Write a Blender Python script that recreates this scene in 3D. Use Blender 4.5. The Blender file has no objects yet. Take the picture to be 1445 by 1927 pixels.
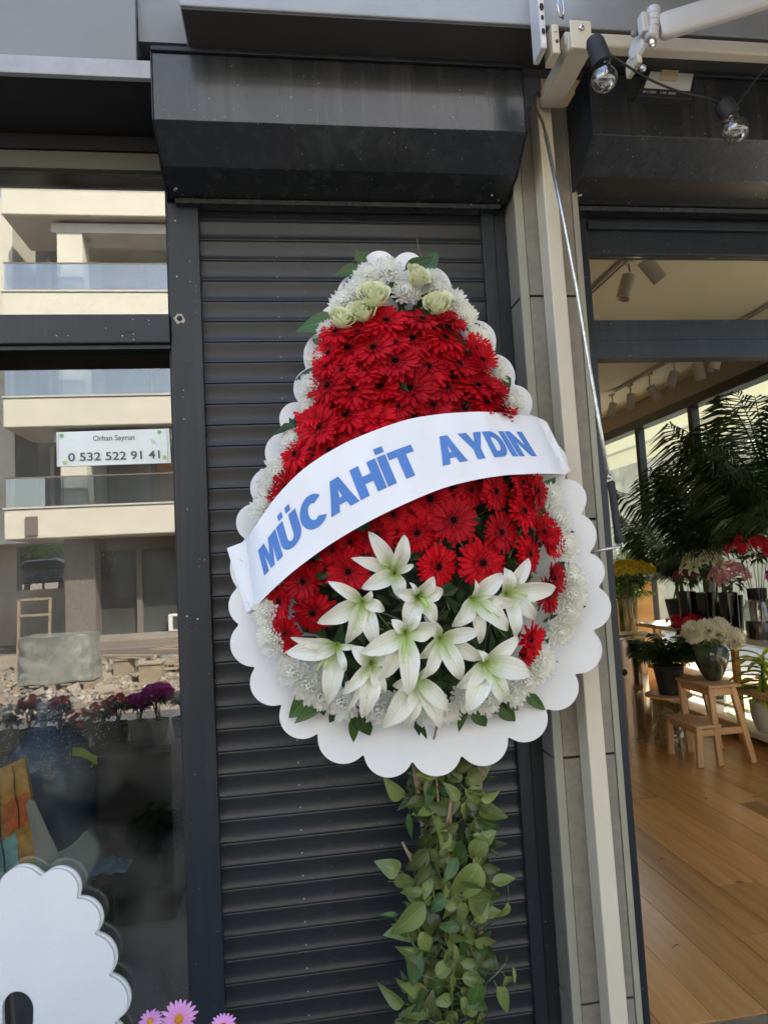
import bpy, math, random
from mathutils import Vector, Matrix
from mathutils.noise import noise as pnoise
rnd = random.Random(11)
R = math.radians
sc = bpy.context.scene
COL = sc.collection

# ------------------------------------------------------------------ camera, sky, sun, exposure
cam = bpy.data.cameras.new('camera'); camo = bpy.data.objects.new('camera', cam); COL.objects.link(camo)
YAW, PIT, ROL = R(7.95), R(4.55), R(-3.105)
FWD = Vector((math.sin(YAW)*math.cos(PIT), math.cos(YAW)*math.cos(PIT), math.sin(PIT)))
_r0 = Vector((math.cos(YAW), -math.sin(YAW), 0)); _u0 = _r0.cross(FWD)
RGT = math.cos(ROL)*_r0 + math.sin(ROL)*_u0
UPV = -math.sin(ROL)*_r0 + math.cos(ROL)*_u0
EYE = Vector((0, -2.3, 1.62))
m3 = Matrix((RGT, UPV, -FWD)).transposed()
camo.matrix_world = Matrix.Translation(EYE) @ m3.to_4x4()
cam.sensor_fit = 'HORIZONTAL'; cam.sensor_width = 36; cam.lens = 36*1300/1445
cam.clip_start = .02; cam.clip_end = 500
sc.camera = camo

SUN_EL, SUN_AZ = R(50), R(35)          # azimuth from +y (behind the shop) towards +x
sdir = Vector((math.sin(SUN_AZ)*math.cos(SUN_EL), math.cos(SUN_AZ)*math.cos(SUN_EL), math.sin(SUN_EL)))
world = bpy.data.worlds.new('World'); sc.world = world; world.use_nodes = True
wn = world.node_tree; wn.nodes.clear()
wo = wn.nodes.new('ShaderNodeOutputWorld'); wb = wn.nodes.new('ShaderNodeBackground'); sky = wn.nodes.new('ShaderNodeTexSky')
sky.sky_type = 'NISHITA'; sky.sun_disc = False; sky.sun_elevation = SUN_EL; sky.sun_rotation = SUN_AZ
sky.air_density = 1.0; sky.dust_density = 3.0; sky.ozone_density = 1.0
wb.inputs[1].default_value = .15
wn.links.new(sky.outputs[0], wb.inputs[0]); wn.links.new(wb.outputs[0], wo.inputs[0])
sl = bpy.data.lights.new('sun', 'SUN'); so = bpy.data.objects.new('sun', sl); COL.objects.link(so)
sl.energy = 4.5; sl.angle = R(.5); sl.color = (1, .93, .82)
so.rotation_euler = sdir.to_track_quat('Z', 'Y').to_euler(); so.location = (0, 0, 20)
sc.view_settings.view_transform = 'Standard'; sc.view_settings.look = 'None'
sc.view_settings.gamma = 1; sc.view_settings.use_curve_mapping = False
sc.view_settings.exposure = 2.4

# ------------------------------------------------------------------ geometry helpers
def ray(px, py): return FWD*1300 + RGT*(px-722.5) - UPV*(py-963.5)
def at(px, py, Y): d = ray(px, py); return EYE + d*((Y-EYE.y)/d.y)      # point of the plane y = Y
def atx(px, py, X): d = ray(px, py); return EYE + d*((X-EYE.x)/d.x)
def atz(px, py, Z): d = ray(px, py); return EYE + d*((Z-EYE.z)/d.z)
def am(px, py, D): v = at(px, py, D); return Vector((v.x, -v.y, v.z))   # across the street, seen in the shop window

ORG = {}
def thing(name, label, cat, loc=(0, 0, 0), group=None):
    o = bpy.data.objects.new(name, None); COL.objects.link(o); o.location = loc
    o.empty_display_size = .05
    ORG[o.name] = Vector(loc); tag(o, label, cat, group); return o
def tag(o, label=None, cat=None, group=None, kind=None):
    if label: o['label'] = label
    if cat: o['category'] = cat
    if group: o['group'] = group
    if kind: o['kind'] = kind
    return o
def inst(name, mesh, parent=None, loc=(0, 0, 0), mat=None, scale=1.0, label=None):
    """place a shared mesh at a world location below its parent"""
    o = bpy.data.objects.new(name, mesh); COL.objects.link(o)
    off = ORG.get(parent.name, Vector()) if parent else Vector()
    if parent: o.parent = parent
    M = Matrix.Translation(Vector(loc)-off)
    if mat is not None: M = M @ mat.to_4x4()
    if not isinstance(scale, (tuple, list)): scale = (scale,)*3
    M = M @ Matrix.Diagonal((*scale, 1))
    o.matrix_basis = M
    if label: o['label'] = label
    return o

class MB:
    def __init__(s): s.v = []; s.f = []; s.mi = []; s.uv = {}
    def vert(s, p, uv=None):
        s.v.append(tuple(p)); 
        if uv is not None: s.uv[len(s.v)-1] = uv
        return len(s.v)-1
    def face(s, ids, m=0): s.f.append(tuple(ids)); s.mi.append(m)
    def quad(s, a, b, c, d, m=0): s.face([s.vert(a), s.vert(b), s.vert(c), s.vert(d)], m)
    def box(s, x0, x1, y0, y1, z0, z1, m=0):
        P = [s.vert((x, y, z)) for z in (z0, z1) for y in (y0, y1) for x in (x0, x1)]
        for q in ((0, 2, 3, 1), (4, 5, 7, 6), (0, 1, 5, 4), (2, 6, 7, 3), (0, 4, 6, 2), (1, 3, 7, 5)): s.face([P[i] for i in q], m)
    def hexa(s, P, m=0):      # 8 points: bottom ring 4, top ring 4
        P = [s.vert(p) for p in P]
        for q in ((3, 2, 1, 0), (4, 5, 6, 7), (0, 1, 5, 4), (1, 2, 6, 5), (2, 3, 7, 6), (3, 0, 4, 7)): s.face([P[i] for i in q], m)
    def obox(s, a, b, w, h, up=(0, 0, 1), m=0):   # bar from a to b
        a, b = Vector(a), Vector(b); d = (b-a).normalized(); up = Vector(up)
        sd = d.cross(up).normalized()*w/2; u = sd.cross(d).normalized()*h/2
        s.hexa([a-sd-u, a+sd-u, b+sd-u, b-sd-u, a-sd+u, a+sd+u, b+sd+u, b-sd+u], m)
    def tube(s, pts, r, n=8, m=0, cap=True):
        pts = [Vector(p) for p in pts]; k = len(pts)
        rs = r if isinstance(r, (list, tuple)) else [r]*k
        ref = Vector((0, 0, 1)); rings = []
        for i, p in enumerate(pts):
            d = (pts[min(i+1, k-1)]-pts[max(i-1, 0)]).normalized()
            if abs(d.dot(ref)) > .95: ref = Vector((1, 0, 0)) if abs(d.x) < .9 else Vector((0, 1, 0))
            a = d.cross(ref).normalized(); b = d.cross(a); ref = -b if False else ref
            rings.append([s.vert(p+(a*math.cos(t)+b*math.sin(t))*rs[i]) for t in [2*math.pi*j/n for j in range(n)]])
        for i in range(k-1):
            for j in range(n): s.face([rings[i][j], rings[i][(j+1) % n], rings[i+1][(j+1) % n], rings[i+1][j]], m)
        if cap: s.face(rings[0][::-1], m); s.face(rings[-1], m)
    def lathe(s, prof, c=(0, 0, 0), axis=(0, 0, 1), n=24, m=0, cap=True):
        q = Vector(axis).normalized().to_track_quat('Z', 'Y'); c = Vector(c); rings = []
        for r, z in prof: rings.append([s.vert(c+q@Vector((r*math.cos(2*math.pi*j/n), r*math.sin(2*math.pi*j/n), z))) for j in range(n)])
        for i in range(len(prof)-1):
            for j in range(n): s.face([rings[i][j], rings[i][(j+1) % n], rings[i+1][(j+1) % n], rings[i+1][j]], m)
        if cap: s.face(rings[0][::-1], m); s.face(rings[-1], m)
    def prism(s, poly, off, m=0, m2=None):        # poly: list of 3d points; extruded by vector off
        off = Vector(off); A = [s.vert(p) for p in poly]; B = [s.vert(Vector(p)+off) for p in poly]; n = len(poly)
        s.face(A, m); s.face(B[::-1], m)
        for i in range(n): s.face([A[i], A[(i+1) % n], B[(i+1) % n], B[i]], m if m2 is None else m2)
    def grid(s, fn, nu, nv, m=0):
        I = [[s.vert(fn(i/nu, j/nv), (i/nu, j/nv)) for j in range(nv+1)] for i in range(nu+1)]
        for i in range(nu):
            for j in range(nv): s.face([I[i][j], I[i+1][j], I[i+1][j+1], I[i][j+1]], m)
    def mesh(s, name, mats, smooth=False, off=Vector(), fix=True):
        me = bpy.data.meshes.new(name)
        me.from_pydata([tuple(Vector(v)-off) for v in s.v], [], s.f); me.update()
        for mt in (mats if isinstance(mats, (list, tuple)) else [mats]): me.materials.append(mt)
        me.polygons.foreach_set('material_index', s.mi)
        if s.uv:
            uvl = me.uv_layers.new(name='UVMap')
            for l in me.loops: uvl.data[l.index].uv = s.uv.get(l.vertex_index, (0, 0))
        if smooth: me.polygons.foreach_set('use_smooth', [True]*len(s.f))
        if fix:
            import bmesh
            b = bmesh.new(); b.from_mesh(me); bmesh.ops.recalc_face_normals(b, faces=b.faces); b.to_mesh(me); b.free()
        if smooth == 'sharp':
            try: me.set_sharp_from_angle(angle=R(35))
            except Exception: pass
        return me
    def build(s, name, mats, parent=None, smooth=False, label=None, fix=True):
        off = ORG.get(parent.name, Vector()) if parent else Vector()
        me = s.mesh(name, mats, smooth, off, fix)
        o = bpy.data.objects.new(name, me); COL.objects.link(o)
        if parent: o.parent = parent; ORG[o.name] = off
        if label: o['label'] = label
        return o
def bevel(o, w=.002, seg=2):
    md = o.modifiers.new('bevel', 'BEVEL'); md.width = w; md.segments = seg; md.limit_method = 'ANGLE'; md.angle_limit = R(40)
    return o
def boxes(name, mats, parent, *bs, bev=None, label=None):
    b = MB()
    for q in bs: b.box(*q)
    o = b.build(name, mats, parent, label=label)
    if bev: bevel(o, bev)
    return o

# ------------------------------------------------------------------ material helpers
def M(name, col, rough=.5, metal=0, noise=0, scale=8, bump=0, bscale=60, spec=.5, dust=0, dscale=140, coat=0, trans=0,
      sub=0, streak=0, objvar=0, col2=None, dcol=(.6, .58, .52)):
    mt = bpy.data.materials.new(name); mt.use_nodes = True; nt = mt.node_tree; N = nt.nodes; L = nt.links
    bs = N['Principled BSDF']; bs.inputs['Roughness'].default_value = rough; bs.inputs['Metallic'].default_value = metal
    bs.inputs['Specular IOR Level'].default_value = spec; bs.inputs['Coat Weight'].default_value = coat
    bs.inputs['Transmission Weight'].default_value = trans
    tc = N.new('ShaderNodeTexCoord')
    rgb = N.new('ShaderNodeRGB'); rgb.outputs[0].default_value = (*col, 1); cur = rgb.outputs[0]
    def mix(fac, a, b, mode='MIX'):
        mx = N.new('ShaderNodeMix'); mx.data_type = 'RGBA'; mx.blend_type = mode
        if isinstance(fac, (int, float)): mx.inputs[0].default_value = fac
        else: L.new(fac, mx.inputs[0])
        for k, q in ((6, a), (7, b)):
            if isinstance(q, tuple): mx.inputs[k].default_value = (*q[:3], 1)
            else: L.new(q, mx.inputs[k])
        return mx.outputs[2]
    def nz(sc_, det=4, rgh=.55, vec=None):
        n = N.new('ShaderNodeTexNoise'); n.inputs['Scale'].default_value = sc_; n.inputs['Detail'].default_value = det
        n.inputs['Roughness'].default_value = rgh; L.new(vec or tc.outputs['Object'], n.inputs['Vector']); return n.outputs[0]
    def ramp(v, a, b):
        r = N.new('ShaderNodeMapRange'); r.inputs[1].default_value = a; r.inputs[2].default_value = b; L.new(v, r.inputs[0]); return r.outputs[0]
    if col2 is not None: cur = mix(ramp(nz(scale*.6), .4, .62), cur, col2)
    if noise:
        f = ramp(nz(scale, 6, .65), .3, .7)
        cur = mix(f, mix(1.0, cur, (1-noise,)*3, 'MULTIPLY'), mix(1.0, cur, (1+noise,)*3, 'MULTIPLY'))
    if objvar:
        oi = N.new('ShaderNodeObjectInfo')
        cur = mix(oi.outputs['Random'], mix(1.0, cur, (1-objvar,)*3, 'MULTIPLY'), mix(1.0, cur, (1+objvar, 1+objvar*.8, 1+objvar*.5), 'MULTIPLY'))
    if streak:
        mp = N.new('ShaderNodeMapping'); L.new(tc.outputs['Object'], mp.inputs[0]); mp.inputs['Scale'].default_value = (14, 14, .7)
        f = ramp(nz(1.5, 5, .6, mp.outputs[0]), .5, .75)
        k = N.new('ShaderNodeMath'); k.operation = 'MULTIPLY'; k.inputs[1].default_value = streak; L.new(f, k.inputs[0])
        cur = mix(k.outputs[0], cur, (.32, .31, .29))
    if dust:
        vo = N.new('ShaderNodeTexVoronoi'); vo.inputs['Scale'].default_value = dscale; L.new(tc.outputs['Object'], vo.inputs['Vector'])
        f = ramp(vo.outputs['Distance'], .16, .08)
        g = ramp(nz(7, 2), .52-dust*.2, .75)
        cell = N.new('ShaderNodeMath'); cell.operation = 'GREATER_THAN'; cell.inputs[1].default_value = 1-dust*.35
        sp = N.new('ShaderNodeSeparateColor'); L.new(vo.outputs['Color'], sp.inputs[0]); L.new(sp.outputs[0], cell.inputs[0])
        k = N.new('ShaderNodeMath'); k.operation = 'MULTIPLY'; L.new(f, k.inputs[0]); L.new(cell.outputs[0], k.inputs[1])
        k2 = N.new('ShaderNodeMath'); k2.operation = 'MULTIPLY'; L.new(k.outputs[0], k2.inputs[0]); L.new(g, k2.inputs[1])
        cur = mix(k2.outputs[0], cur, dcol)
    L.new(cur, bs.inputs['Base Color'])
    rr = ramp(nz(3, 5), .3, .7); r2 = N.new('ShaderNodeMapRange'); L.new(rr, r2.inputs[0])
    r2.inputs[3].default_value = max(.02, rough*.85); r2.inputs[4].default_value = min(1, rough*1.2); L.new(r2.outputs[0], bs.inputs['Roughness'])
    if bump:
        bp = N.new('ShaderNodeBump'); bp.inputs['Strength'].default_value = bump; bp.inputs['Distance'].default_value = .002
        L.new(nz(bscale, 4), bp.inputs['Height']); L.new(bp.outputs[0], bs.inputs['Normal'])
    if sub:
        out = N['Material Output']; tl = N.new('ShaderNodeBsdfTranslucent'); L.new(cur, tl.inputs[0])
        ms = N.new('ShaderNodeMixShader'); ms.inputs[0].default_value = sub
        L.new(bs.outputs[0], ms.inputs[1]); L.new(tl.outputs[0], ms.inputs[2]); L.new(ms.outputs[0], out.inputs[0])
    return mt

def glass(name, refl, tint=(1, 1, 1), dust=0, rough=0.0, dif=0):
    mt = bpy.data.materials.new(name); mt.use_nodes = True; nt = mt.node_tree; N = nt.nodes; L = nt.links; N.clear()
    out = N.new('ShaderNodeOutputMaterial'); tr = N.new('ShaderNodeBsdfTransparent'); gl = N.new('ShaderNodeBsdfGlossy')
    tr.inputs[0].default_value = (*tint, 1); gl.inputs['Roughness'].default_value = rough
    gl.inputs[0].default_value = (1, .97, .9, 1) if refl > .3 else (1, 1, 1, 1)
    fr = N.new('ShaderNodeLayerWeight'); fr.inputs[0].default_value = .5
    pw = N.new('ShaderNodeMath'); pw.operation = 'POWER'; pw.inputs[1].default_value = 5; L.new(fr.outputs['Facing'], pw.inputs[0])
    mr = N.new('ShaderNodeMapRange'); mr.inputs[3].default_value = refl; mr.inputs[4].default_value = 1
    L.new(pw.outputs[0], mr.inputs[0])
    ms = N.new('ShaderNodeMixShader'); L.new(mr.outputs[0], ms.inputs[0]); L.new(tr.outputs[0], ms.inputs[1]); L.new(gl.outputs[0], ms.inputs[2])
    cur = ms.outputs[0]
    if dust:
        tc = N.new('ShaderNodeTexCoord'); vo = N.new('ShaderNodeTexVoronoi'); vo.inputs['Scale'].default_value = 190
        L.new(tc.outputs['Object'], vo.inputs['Vector'])
        r = N.new('ShaderNodeMapRange'); r.inputs[1].default_value = .24; r.inputs[2].default_value = .12; L.new(vo.outputs['Distance'], r.inputs[0])
        sp = N.new('ShaderNodeSeparateColor'); L.new(vo.outputs['Color'], sp.inputs[0])
        gt = N.new('ShaderNodeMath'); gt.operation = 'GREATER_THAN'; gt.inputs[1].default_value = .66; L.new(sp.outputs[0], gt.inputs[0])
        no = N.new('ShaderNodeTexNoise'); no.inputs['Scale'].default_value = 2.2; no.inputs['Detail'].default_value = 3; L.new(tc.outputs['Object'], no.inputs['Vector'])
        r3 = N.new('ShaderNodeMapRange'); r3.inputs[1].default_value = .45; r3.inputs[2].default_value = .7; L.new(no.outputs[0], r3.inputs[0])
        a = N.new('ShaderNodeMath'); a.operation = 'MULTIPLY'; L.new(r.outputs[0], a.inputs[0]); L.new(gt.outputs[0], a.inputs[1])
        b = N.new('ShaderNodeMath'); b.operation = 'MULTIPLY'; L.new(a.outputs[0], b.inputs[0]); L.new(r3.outputs[0], b.inputs[1])
        # smeary film
        n2 = N.new('ShaderNodeTexNoise'); n2.inputs['Scale'].default_value = 5; n2.inputs['Detail'].default_value = 8; L.new(tc.outputs['Object'], n2.inputs['Vector'])
        r4 = N.new('ShaderNodeMapRange'); r4.inputs[1].default_value = .4; r4.inputs[2].default_value = .8; r4.inputs[4].default_value = dif; L.new(n2.outputs[0], r4.inputs[0])
        c = N.new('ShaderNodeMath'); c.operation = 'MULTIPLY_ADD'; c.inputs[1].default_value = dust; L.new(b.outputs[0], c.inputs[0]); L.new(r4.outputs[0], c.inputs[2])
        df = N.new('ShaderNodeBsdfDiffuse'); df.inputs[0].default_value = (.7, .68, .6, 1)
        m2 = N.new('ShaderNodeMixShader'); L.new(c.outputs[0], m2.inputs[0]); L.new(cur, m2.inputs[1]); L.new(df.outputs[0], m2.inputs[2]); cur = m2.outputs[0]
    L.new(cur, out.inputs[0]); return mt

def petal_mat(name, c_base, c_tip, p0, p1, rough=.5, sub=.25, var=.1, across=None, vein=.35, spec=.35):
    """colour runs along the petal (UV x) from throat to tip"""
    mt = bpy.data.materials.new(name); mt.use_nodes = True; nt = mt.node_tree; N = nt.nodes; L = nt.links
    bs = N['Principled BSDF']; bs.inputs['Roughness'].default_value = rough; bs.inputs['Specular IOR Level'].default_value = spec
    uv = N.new('ShaderNodeUVMap'); sx = N.new('ShaderNodeSeparateXYZ'); L.new(uv.outputs[0], sx.inputs[0])
    mr = N.new('ShaderNodeMapRange'); mr.inputs[1].default_value = p0; mr.inputs[2].default_value = p1; L.new(sx.outputs[0], mr.inputs[0])
    mx = N.new('ShaderNodeMix'); mx.data_type = 'RGBA'; L.new(mr.outputs[0], mx.inputs[0])
    mx.inputs[6].default_value = (*c_base, 1); mx.inputs[7].default_value = (*c_tip, 1); cur = mx.outputs[2]
    if across:      # midrib colour
        a = N.new('ShaderNodeMath'); a.operation = 'SUBTRACT'; a.inputs[1].default_value = .5; L.new(sx.outputs[1], a.inputs[0])
        b = N.new('ShaderNodeMath'); b.operation = 'ABSOLUTE'; L.new(a.outputs[0], b.inputs[0])
        c = N.new('ShaderNodeMapRange'); c.inputs[1].default_value = across[1]; c.inputs[2].default_value = 0; c.inputs[4].default_value = across[2]; L.new(b.outputs[0], c.inputs[0])
        m2 = N.new('ShaderNodeMix'); m2.data_type = 'RGBA'; L.new(c.outputs[0], m2.inputs[0]); L.new(cur, m2.inputs[6]); m2.inputs[7].default_value = (*across[0], 1); cur = m2.outputs[2]
    oi = N.new('ShaderNodeObjectInfo'); hs = N.new('ShaderNodeHueSaturation')
    v = N.new('ShaderNodeMapRange'); v.inputs[3].default_value = 1-var; v.inputs[4].default_value = 1+var; L.new(oi.outputs['Random'], v.inputs[0])
    L.new(v.outputs[0], hs.inputs['Value']); L.new(cur, hs.inputs['Color']); cur = hs.outputs[0]
    L.new(cur, bs.inputs['Base Color'])
    wv = N.new('ShaderNodeMath'); wv.operation = 'SINE'; ml = N.new('ShaderNodeMath'); ml.operation = 'MULTIPLY'; ml.inputs[1].default_value = 42
    L.new(sx.outputs[1], ml.inputs[0]); L.new(ml.outputs[0], wv.inputs[0])
    bp = N.new('ShaderNodeBump'); bp.inputs['Strength'].default_value = vein; bp.inputs['Distance'].default_value = .0012; L.new(wv.outputs[0], bp.inputs['Height']); L.new(bp.outputs[0], bs.inputs['Normal'])
    out = N['Material Output']; tl = N.new('ShaderNodeBsdfTranslucent'); L.new(cur, tl.inputs[0])
    ms = N.new('ShaderNodeMixShader'); ms.inputs[0].default_value = sub
    L.new(bs.outputs[0], ms.inputs[1]); L.new(tl.outputs[0], ms.inputs[2]); L.new(ms.outputs[0], out.inputs[0])
    return mt

anth = M('anthracite_paint', (.017, .022, .028), .36, spec=.4, noise=.12, bump=.15, bscale=300, dust=.5, dscale=60, streak=.05)
anth_box = M('anthracite_sheet', (.020, .022, .024), .24, spec=.8, noise=.12, scale=2, bump=.02, bscale=40, dust=.6, dscale=70, streak=.07)
slatm = M('shutter_paint', (.0185, .0215, .025), .33, spec=.5, noise=.1, scale=3, bump=.02, bscale=200, dust=.4, dscale=55, streak=.02)
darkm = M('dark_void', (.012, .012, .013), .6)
greym = M('grey_sheet', (.19, .19, .185), .45, noise=.08, scale=2, bump=.05, dust=.3, dscale=40)
fascm = M('fascia_metal', (.28, .295, .31), .35, noise=.12, scale=6, streak=.12, bump=.05)
creamm = M('cream_paint', (.60, .54, .42), .42, noise=.05, scale=5, bump=.12, bscale=150, dust=.3, dscale=90, dcol=(.25, .14, .07))
whitem = M('white_coat', (.56, .55, .54), .4, noise=.05, bump=.08)
tilem = M('stone_tile', (.225, .205, .168), .55, noise=.16, scale=30, bump=.25, bscale=220, dust=.5, dscale=120, objvar=.05)
trimm = M('trim_green_grey', (.30, .295, .23), .45, noise=.06, bump=.05)
jointm = M('joint', (.02, .02, .02), .9)
steelm = M('galvanised_steel', (.62, .61, .58), .3, metal=.85, noise=.3, scale=60, bump=.3, bscale=300)
chrome = M('bright_steel', (.55, .55, .55), .28, metal=1, noise=.1)
rustm = M('rusty_steel', (.12, .07, .045), .7, metal=.4, noise=.4, scale=60)
rubber = M('black_rubber', (.02, .02, .022), .6, bump=.2, bscale=120)
cardm = M('white_card', (.74, .735, .725), .75, noise=.04, scale=3, bump=.3, bscale=160, dust=.12, dscale=35, dcol=(.30, .24, .16))
cardedge = M('card_edge', (.55, .53, .49), .9, bump=.5, bscale=400)
paperm = M('banner_paper', (.80, .81, .86), .55, noise=.02, bump=.05, bscale=20)
bluem = M('blue_print', (.075, .205, .56), .6, noise=.06, scale=90)
noticem = M('notice_paper', (.72, .75, .70), .5, noise=.03, bump=.1, bscale=15)
inkm = M('grey_ink', (.10, .10, .11), .7)
greendot = M('green_sticker', (.12, .45, .10), .6)
olivedot = M('olive_sticker', (.42, .50, .12), .6)
wingl = glass('shop_glass', .18, (.80, .80, .76), dust=.8, dif=.075)
wingl2 = glass('shop_glass_lower', .155, (.80, .80, .76), dust=.8, dif=.075)
cleargl = glass('clear_glass', .03, (.92, .93, .90), dust=.1, dif=.01)
bulbgl = glass('bulb_glass', .20, (.80, .79, .77))
vasegl = glass('vase_glass', .14, (.86, .88, .84))

redp = petal_mat('gerbera_red', (.06, .001, .002), (.52, .001, .010), .0, .55, .55, .14, .28, across=((.62, .015, .016), .12, .5), spec=.2)
reddisc = M('gerbera_ring', (.16, .006, .010), .8, spec=.1, bump=.6, bscale=900)
blackdisc = M('gerbera_eye', (.012, .005, .005), .9, spec=.05)
chrysm = petal_mat('chrysanthemum_white', (.80, .80, .50), (.92, .91, .84), .0, .35, .6, .5, .04, vein=0)
rosem = petal_mat('cream_rose', (.70, .74, .30), (.84, .84, .56), .0, .8, .5, .25, .06)
lilym = petal_mat('lily_white', (.42, .56, .12), (.84, .81, .69), .02, .45, .42, .28, .04, across=((.60, .72, .36), .07, .5))
stamenm = M('lily_green', (.42, .58, .12), .5)
leafm = petal_mat('leaf_green', (.045, .090, .020), (.040, .082, .018), 0, 1, .38, .12, .35, vein=0, across=((.11, .19, .06), .035, .8))
leafolive = petal_mat('leaf_olive', (.135, .165, .045), (.115, .145, .038), 0, 1, .32, .15, .5, vein=0, across=((.20, .26, .10), .03, .8))
darkleaf = petal_mat('leaf_dark', (.030, .055, .015), (.024, .045, .012), 0, 1, .45, .15, .3, vein=0)
stemm = M('twig_brown', (.24, .16, .095), .75, noise=.25, scale=50, bump=.5, bscale=90)
stemg = M('stem_green', (.10, .15, .05), .6, noise=.2)
foamm = M('wet_foam', (.018, .028, .014), .9, noise=.4, scale=20, bump=.6)

# ------------------------------------------------------------------ ground and mass of the buildings (large structure)
pavm = M('pavement_stone', (.10, .10, .095), .7, noise=.2, scale=2, bump=.3)
roadm = M('asphalt', (.06, .06, .06), .85, noise=.2, scale=3, bump=.5)
sandm = M('sandy_ground', (.20, .17, .13), .9, noise=.3, scale=.6, bump=.6, bscale=6, col2=(.14, .12, .10))
def struct(o): o['kind'] = 'structure'; return o
b = MB(); b.box(-120, 160, -180, 120, -.9, -.30); struct(b.build('ground', sandm))
b = MB(); b.box(-60, 4.3, -2.9, -.001, -.296, -.13); b.box(-60, 4.3, -3.05, -2.902, -.296, -.125); struct(bevel(b.build('pavement', pavm), .01))
b = MB(); b.box(-60, 60, -8.2, -3.06, -.298, -.26); struct(b.build('road', roadm))

# storefront wall (mass above and around; the upper storeys keep the street in shade)
wallm = M('facade_render', (.30, .29, .27), .8, noise=.1)
sf = thing('shop_building', 'dark grey shopfront building that carries the shutters, windows and awning', 'building', (0, 0, 0))
boxes('upper_wall', wallm, sf, (-12, 4.5, -.02, 8.5, 3.52, 10.5))
boxes('side_wall', wallm, sf, (-12, -3.2, .02, 8.5, -.12, 3.52))
boxes('rear_wall', wallm, sf, (-3.2, 4.5, 8.3, 8.5, -.12, 3.52))
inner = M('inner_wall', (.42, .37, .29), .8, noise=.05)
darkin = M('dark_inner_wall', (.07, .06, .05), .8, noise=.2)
boxes('partition_wall', [inner], sf, (.86, 1.0, .02, 8.3, .0, 3.5))
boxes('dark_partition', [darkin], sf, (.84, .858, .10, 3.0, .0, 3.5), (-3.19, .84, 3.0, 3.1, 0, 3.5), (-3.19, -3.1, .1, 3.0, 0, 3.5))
ceilm = M('ceiling_paint', (.62, .56, .44), .8, noise=.04, scale=2)
o = boxes('ceiling', ceilm, None, (-3.2, 4.4, .03, 8.3, 3.42, 3.515)); struct(o)

# grey fascia panel top left, its folded strip and soffit
boxes('fascia_panel', greym, sf, (-3.0, -.385, -.303, -.28, 3.150, 3.9), bev=.002)
boxes('fascia_strip', M('bright_strip', (.32, .32, .33), .35, noise=.15, scale=9, bump=.1), sf, (-3.0, -.345, -.309, -.29, 3.092, 3.147), bev=.002)
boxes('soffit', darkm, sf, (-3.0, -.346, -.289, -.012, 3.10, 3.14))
boxes('fascia_return', greym, sf, (-.382, 3.2, -.279, -.2, 3.23, 3.9))
# projecting metal beam above the shutters
b = MB(); b.box(-.237, 3.4, -.455, -.282, 3.203, 3.335)
fb = b.build('fascia_beam', fascm, sf); bevel(fb, .004)
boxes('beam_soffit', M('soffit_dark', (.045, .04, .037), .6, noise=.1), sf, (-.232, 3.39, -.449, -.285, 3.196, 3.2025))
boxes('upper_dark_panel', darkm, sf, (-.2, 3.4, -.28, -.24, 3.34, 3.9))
def screw(parent, p, r=.006, mt=chrome, ax=(0, -1, 0)):
    b = MB(); b.lathe([(r, 0), (r, r*.4), (r*.6, r*.8)], p, ax, 8); return b.build('screw', mt, parent, True)

# ------------------------------------------------------------------ shutter boxes and the closed roller shutter
def housing(parent, x0, x1, name='shutter_box'):
    prof = [(-.302, 3.175), (-.302, 2.970), (-.190, 2.892), (-.062, 2.866), (-.030, 2.866), (-.030, 3.19), (-.302, 3.19)]
    prof = [(-.302, 3.178), (-.302, 2.970), (-.192, 2.892), (-.062, 2.866), (-.014, 2.866), (-.014, 3.178)]
    b = MB(); b.prism([(x0, y, z) for y, z in prof], (x1-x0, 0, 0)); h = bevel(b.build(name, anth_box, parent), .002)
    b = MB(); b.box(x0-.002, x1+.002, -.311, -.20, 3.181, 3.195); bevel(b.build('box_lip', anth, parent), .002)
    for xe in (x0-.0035, x1+.0005):     # end plates stand a little proud
        b = MB(); pr = [(-.306, 3.180), (-.306, 2.968), (-.194, 2.888), (-.062, 2.862), (-.012, 2.862), (-.012, 3.180)]
        b.prism([(xe, y, z) for y, z in pr], (.003, 0, 0)); b.build('end_plate', anth, parent)
    b = MB(); b.box(x0+.02, x1-.02, -.062, -.016, 2.846, 2.8615); b.build('box_rail', anth_box, parent)
    for xs in (x0+.03, x0+.025, x1-.03, x1-.06):
        screw(parent, (xs, -.10+rnd.uniform(-.03, .03), 2.871), .005, ax=(0, -.3, -1))
    return h
rs = thing('roller_shutter', 'closed anthracite roller shutter with its box, behind the flower wreath', 'shutter', (.25, 0, 0))
housing(rs, -.341, .800)
def slat_mesh(x0, x1, pitch, mat, n=None):
    b = MB(); h = pitch
    prof = [(0, -.0085), (.0025, -.0098), (.006, -.0096), (.014, -.0082), (.026, -.0066), (.038, -.0056), (.048, -.0058), (.056, -.0074), (.062, -.0100), (.0655, -.0112), (.0675, -.0108), (.0683, -.0060), (.0705, -.0050)]
    # measured downward from the top edge; the last lip hooks over the slat below
    pts = [(-d/.0705*h, y) for d, y in prof]
    for z, y in pts: b.vert((x0, y, z)); b.vert((x1, y, z))
    for i in range(len(pts)-1): b.face([2*i, 2*i+1, 2*i+3, 2*i+2])
    return b.mesh('slat', mat, 'sharp')
sm = slat_mesh(-.262, .726, .0700, slatm)
z = 2.886
k = 0
while z > -.1:
    q = Matrix.Rotation(R(rnd.uniform(-.25, .25)), 3, 'Y')
    inst('slat', sm, rs, (0, .006+rnd.uniform(-.0006, .0006), z), Matrix.Identity(3)); z -= .0702; k += 1
boxes('backing', darkm, rs, (-.27, .73, .012, .03, -.12, 2.86))
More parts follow.
